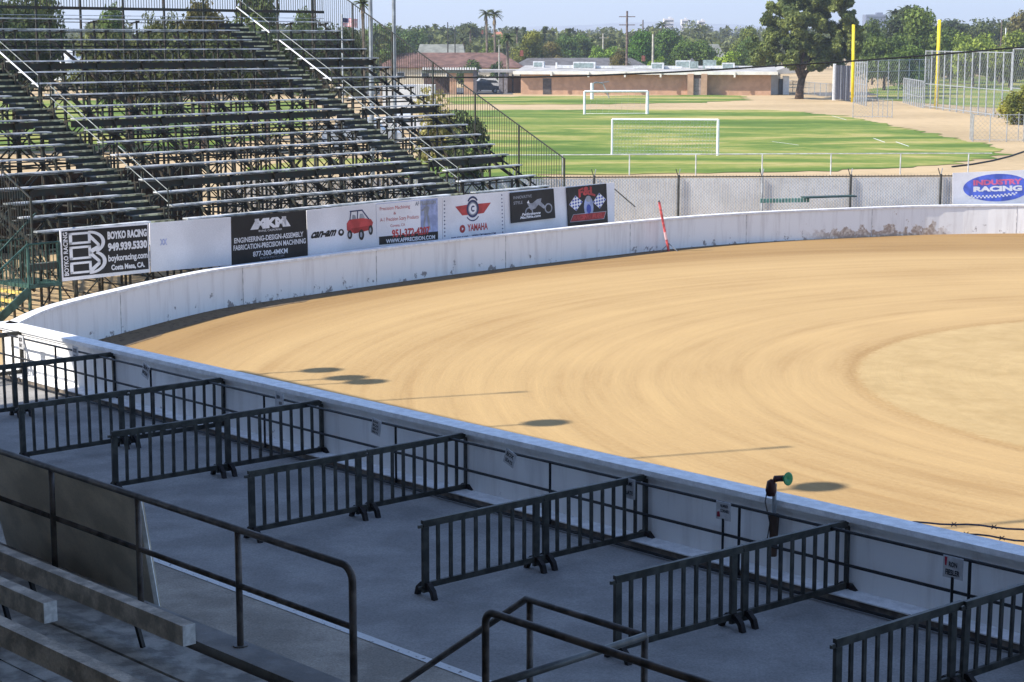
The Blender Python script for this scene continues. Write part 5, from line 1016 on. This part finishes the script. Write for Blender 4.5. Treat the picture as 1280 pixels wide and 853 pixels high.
# trees behind the bleachers
GB = 'trees behind the bleachers'
for i, (px, Y, w, yt, key, col, lab) in enumerate([(28, 150, 110, 9, 'umbrella', (.62, .7, .6), 'flat-topped dark tree behind the upper left of the bleachers'), (-40, 125, 150, -10, 'roundb', DK, 'dark tree cut by the left edge behind the bleachers'), (140, 165, 62, 14, 'round', (.8, 1.0, .65), 'green tree right of the flat-topped one behind the bleachers'),
        (205, 150, 60, 17, 'roundb', (.9, .85, .7), 'brownish tree above the middle bleacher rows'), (262, 140, 70, 4, 'airy', BR, 'tall rusty tree behind the centre of the bleachers'), (318, 160, 90, -8, 'round', (.7, .8, .6), 'dark green tree behind the top of the right aisle'), (388, 190, 60, 18, 'round', (.8, .95, .7), 'small rounded tree above the right bleacher rows'),
        (20, 128, 120, 46, 'umbrella', DK, 'low dark tree behind the left bleacher rows'), (165, 126, 130, 52, 'umbrella', (.7, .7, .6), 'low dense tree behind the middle left bleacher rows'), (255, 124, 130, 54, 'umbrella', (.6, .65, .55), 'low dense tree behind the middle bleacher rows'), (335, 138, 110, 46, 'umbrella', DK, 'low dark tree behind the right aisle'), (405, 175, 90, 42, 'umbrella', DK, 'low dark tree behind the upper right rows')]):
    tpx(key, px, Y, w, yt, col, lab, group=GB)
# palms
def palm(px, Y, ytop, crown_r, label, r=.22, n=34, skirt=True, col=(1, 1, 1)):
    p = AT(px, Y); h = HT(ytop, Y); o = thing('palm_tree', label, 'palm', p, 'palm trees on the skyline'); zc = h-crown_r*.75
    MB().tube([p, p+UP*zc*.5+Vector((.1, 0, 0)), p+UP*zc], [r*1.2, r, r], 7).build('trunk', M_pbark, o); top = p+UP*zc; rng = np.random.default_rng(int(px)); q = MB()
    for k in range(n):
        a = rng.random()*6.283; el = rng.uniform(-.3, 1.35); Lf = crown_r*rng.uniform(.8, 1.1); d = Vector((math.cos(a), math.sin(a), 0)); prev = None
        for j in range(5):
            u = j/4; pt = top+d*Lf*u*math.cos(el*(1-.5*u))+UP*(Lf*u*math.sin(el)-Lf*.55*u*u); wd_ = crown_r*.15*(1-u*.75)*(1 if j else .4); s_ = Vector((-d.y, d.x, 0))*wd_; row = [pt-s_-UP*wd_*.5, pt, pt+s_-UP*wd_*.5]
            if prev: q.strip([prev, row])
            prev = row
    f = q.build('crown', M_palm, o); f.color = (*col, 1)
    if skirt:
        q = MB()
        for k in range(26): a = rng.random()*6.283; d = Vector((math.cos(a), math.sin(a), 0)); z = rng.uniform(0, crown_r*.2); s_ = Vector((-d.y, d.x, 0))*crown_r*.09; q.add([top-UP*z-s_, top-UP*z+s_, top-UP*(z+crown_r*rng.uniform(.8, 1.3))+d*crown_r*.22], [(0, 1, 2)]); 
        f = q.build('dead_fronds', mat('dead_fronds', (.30, .22, .12), .9, 0, .3, 2), o)
palm(455, 180, -6, 1.1, 'tall palm with a shaggy skirt cut by the top edge', .16, 40, True, (1.3, 1.3, 1)); palm(608, 330, 8, 1.7, 'left of the twin skyline palms', .2); palm(618, 340, 8, 1.8, 'right of the twin skyline palms', .2)
palm(634, 290, 36, 1.9, 'short palm beside the pale poles left of the school', .2, 40, False, (.9, 1.1, .8)); palm(588, 420, 26, 2.2, 'mid height palm left of the twin palms', .2, 34, False); palm(541, 430, 64, 1.6, 'low palm in front of the grey-green roof', .2, 30, False); palm(1116, 350, 6, 2., 'left palm of the clump right of the big tree', .22, 34, True, (.8, .8, .8)); palm(1126, 356, 3, 2.1, 'middle palm of the clump right of the big tree', .22, 34, True, (.8, .8, .8)); palm(1137, 352, 2, 2., 'right palm of the clump right of the big tree', .22, 34, True, (.8, .8, .8)); palm(476, 200, 62, 1.0, 'thin young palm trunk behind the side pickets', .12, 24, False); palm(827, 470, 22, 2.4, 'small palm on the far skyline above the school', .2, 30, False); palm(646, 420, 30, 1.6, 'small palm next to the left conifer', .18, 30, False); palm(579, 395, 40, 2.2, 'bushy palm at the right of the thin dark poles', .22, 34, False)
# far-off wood that reads as one mass
rng = np.random.default_rng(11); C = []; Rr = []
for i in range(900):
    Y = rng.uniform(470, 1500); px = rng.uniform(-120, 1400); yt = 34+rng.normal(0, 3.6)+3*math.sin(px*.02)+2*math.sin(px*.051); hmax = HT(yt, Y)
    if hmax < 4: continue
    hh = min(hmax, rng.uniform(8, 17)); x = AT(px, Y).x; w = hh*rng.uniform(.35, .7)
    for j in range(5): C.append((x+rng.normal(0, w*.45), Y+rng.normal(0, w*.4), hh*rng.uniform(.25, .86))); Rr.append(w*rng.uniform(.3, .5))
def fill(px0, px1, Y0, Y1, yt0, yt1, cnt):
    for i in range(cnt):
        Y = rng.uniform(Y0, Y1); px = rng.uniform(px0, px1); h_ = HT(rng.uniform(yt0, yt1), Y); x = AT(px, Y).x; w = h_*rng.uniform(.4, .7)
        for j in range(4): C.append((x+rng.normal(0, w*.4), Y+rng.normal(0, w*.4), h_*rng.uniform(.15, .85))); Rr.append(w*rng.uniform(.28, .45))
C = list(C); Rr = list(Rr); fill(1085, 1420, 330, 430, 46, 74, 120); fill(640, 970, 400, 470, 42, 56, 90); fill(470, 640, 400, 470, 40, 52, 50); fill(-120, 470, 240, 330, 28, 60, 90)
C = np.array(C); Rr = np.array(Rr); tri = leaves(C, Rr, 240000, .85, .85, rng); me = soup_mesh('far_wood', tri, M_leaf); o = bpy.data.objects.new('far_wood', me); COL.objects.link(o); o['kind'] = 'stuff'; o['label'] = 'far-off treeline of dark green suburban trees along the horizon'; o.color = (.95, .95, .95, 1)
# scattered low rooftops are under the trees; towers on the skyline
M_tower = mat('pale_tower', (.62, .60, .60), .8); M_towerd = mat('slate_block', (.16, .18, .24), .7)
for (px, Y, wpx, yt, m, lab) in ((855, 1700, 8, 24.5, M_tower, 'left pale tower on the far skyline'), (876, 1700, 8, 26, M_tower, 'right pale tower on the far skyline'), (835, 1700, 12, 23.5, M_tower, 'low wide pale block on the far skyline'), (1092, 1500, 26, 18.5, M_towerd, 'long slate-blue block right of the big tree')):
    p = AT(px, Y); w = wpx*Y/F_; h = HT(yt, Y); o = thing('tower_block', lab, 'tower', p, 'tower blocks on the skyline'); MB().box((p.x, p.y, h/2), (w, 14, h)).build('wall', m, o)
    for k in range(4): z = h-2.2-k*3.2; f = MB().box((p.x, p.y-7.05, z), (w*.88, .2, 1.3)).build('window', M_glassd, o)
    MB().box((p.x+w*.2, p.y, h+.8), (w*.3, 6, 1.6)).build('roof_house', m, o)
# hills
rng = np.random.default_rng(3); q = MB(); rows = [[], [], []]
for k in range(81):
    x = -4200+k*105; h = 46+14*math.sin(k*.17)+8*math.sin(k*.43+1)+rng.normal(0, 3); rows[0].append((x, 7000, 0)); rows[1].append((x, 7300, max(8, h*.75))); rows[2].append((x, 7700, max(10, h*1.25)))
q.strip(rows); o = q.build('hills', mat('far_hill_scrub', (.22, .22, .20), .95, 0, .2, .01), kind='structure', smooth=True); o['label'] = 'faint blue hills on the horizon'
# haze
HAZE = 0.00026
if HAZE:
    q = MB(); q.hexa([(-4800, -60, -1.5), (4800, -60, -1.5), (4800, 8200, -1.5), (-4800, 8200, -1.5), (-4800, -60, 160), (4800, -60, 160), (4800, 8200, 160), (-4800, 8200, 160)])
    m = bpy.data.materials.new('haze'); m.use_nodes = True; n = m.node_tree; n.nodes.remove(n.nodes['Principled BSDF']); v = n.nodes.new('ShaderNodeVolumePrincipled'); v.inputs['Density'].default_value = HAZE; v.inputs['Color'].default_value = (.86, .91, 1, 1); v.inputs['Anisotropy'].default_value = .2
    n.links.new(v.outputs[0], n.nodes['Material Output'].inputs['Volume']); o = q.build('haze', m, kind='stuff'); o['label'] = 'thin pale haze over the whole scene'
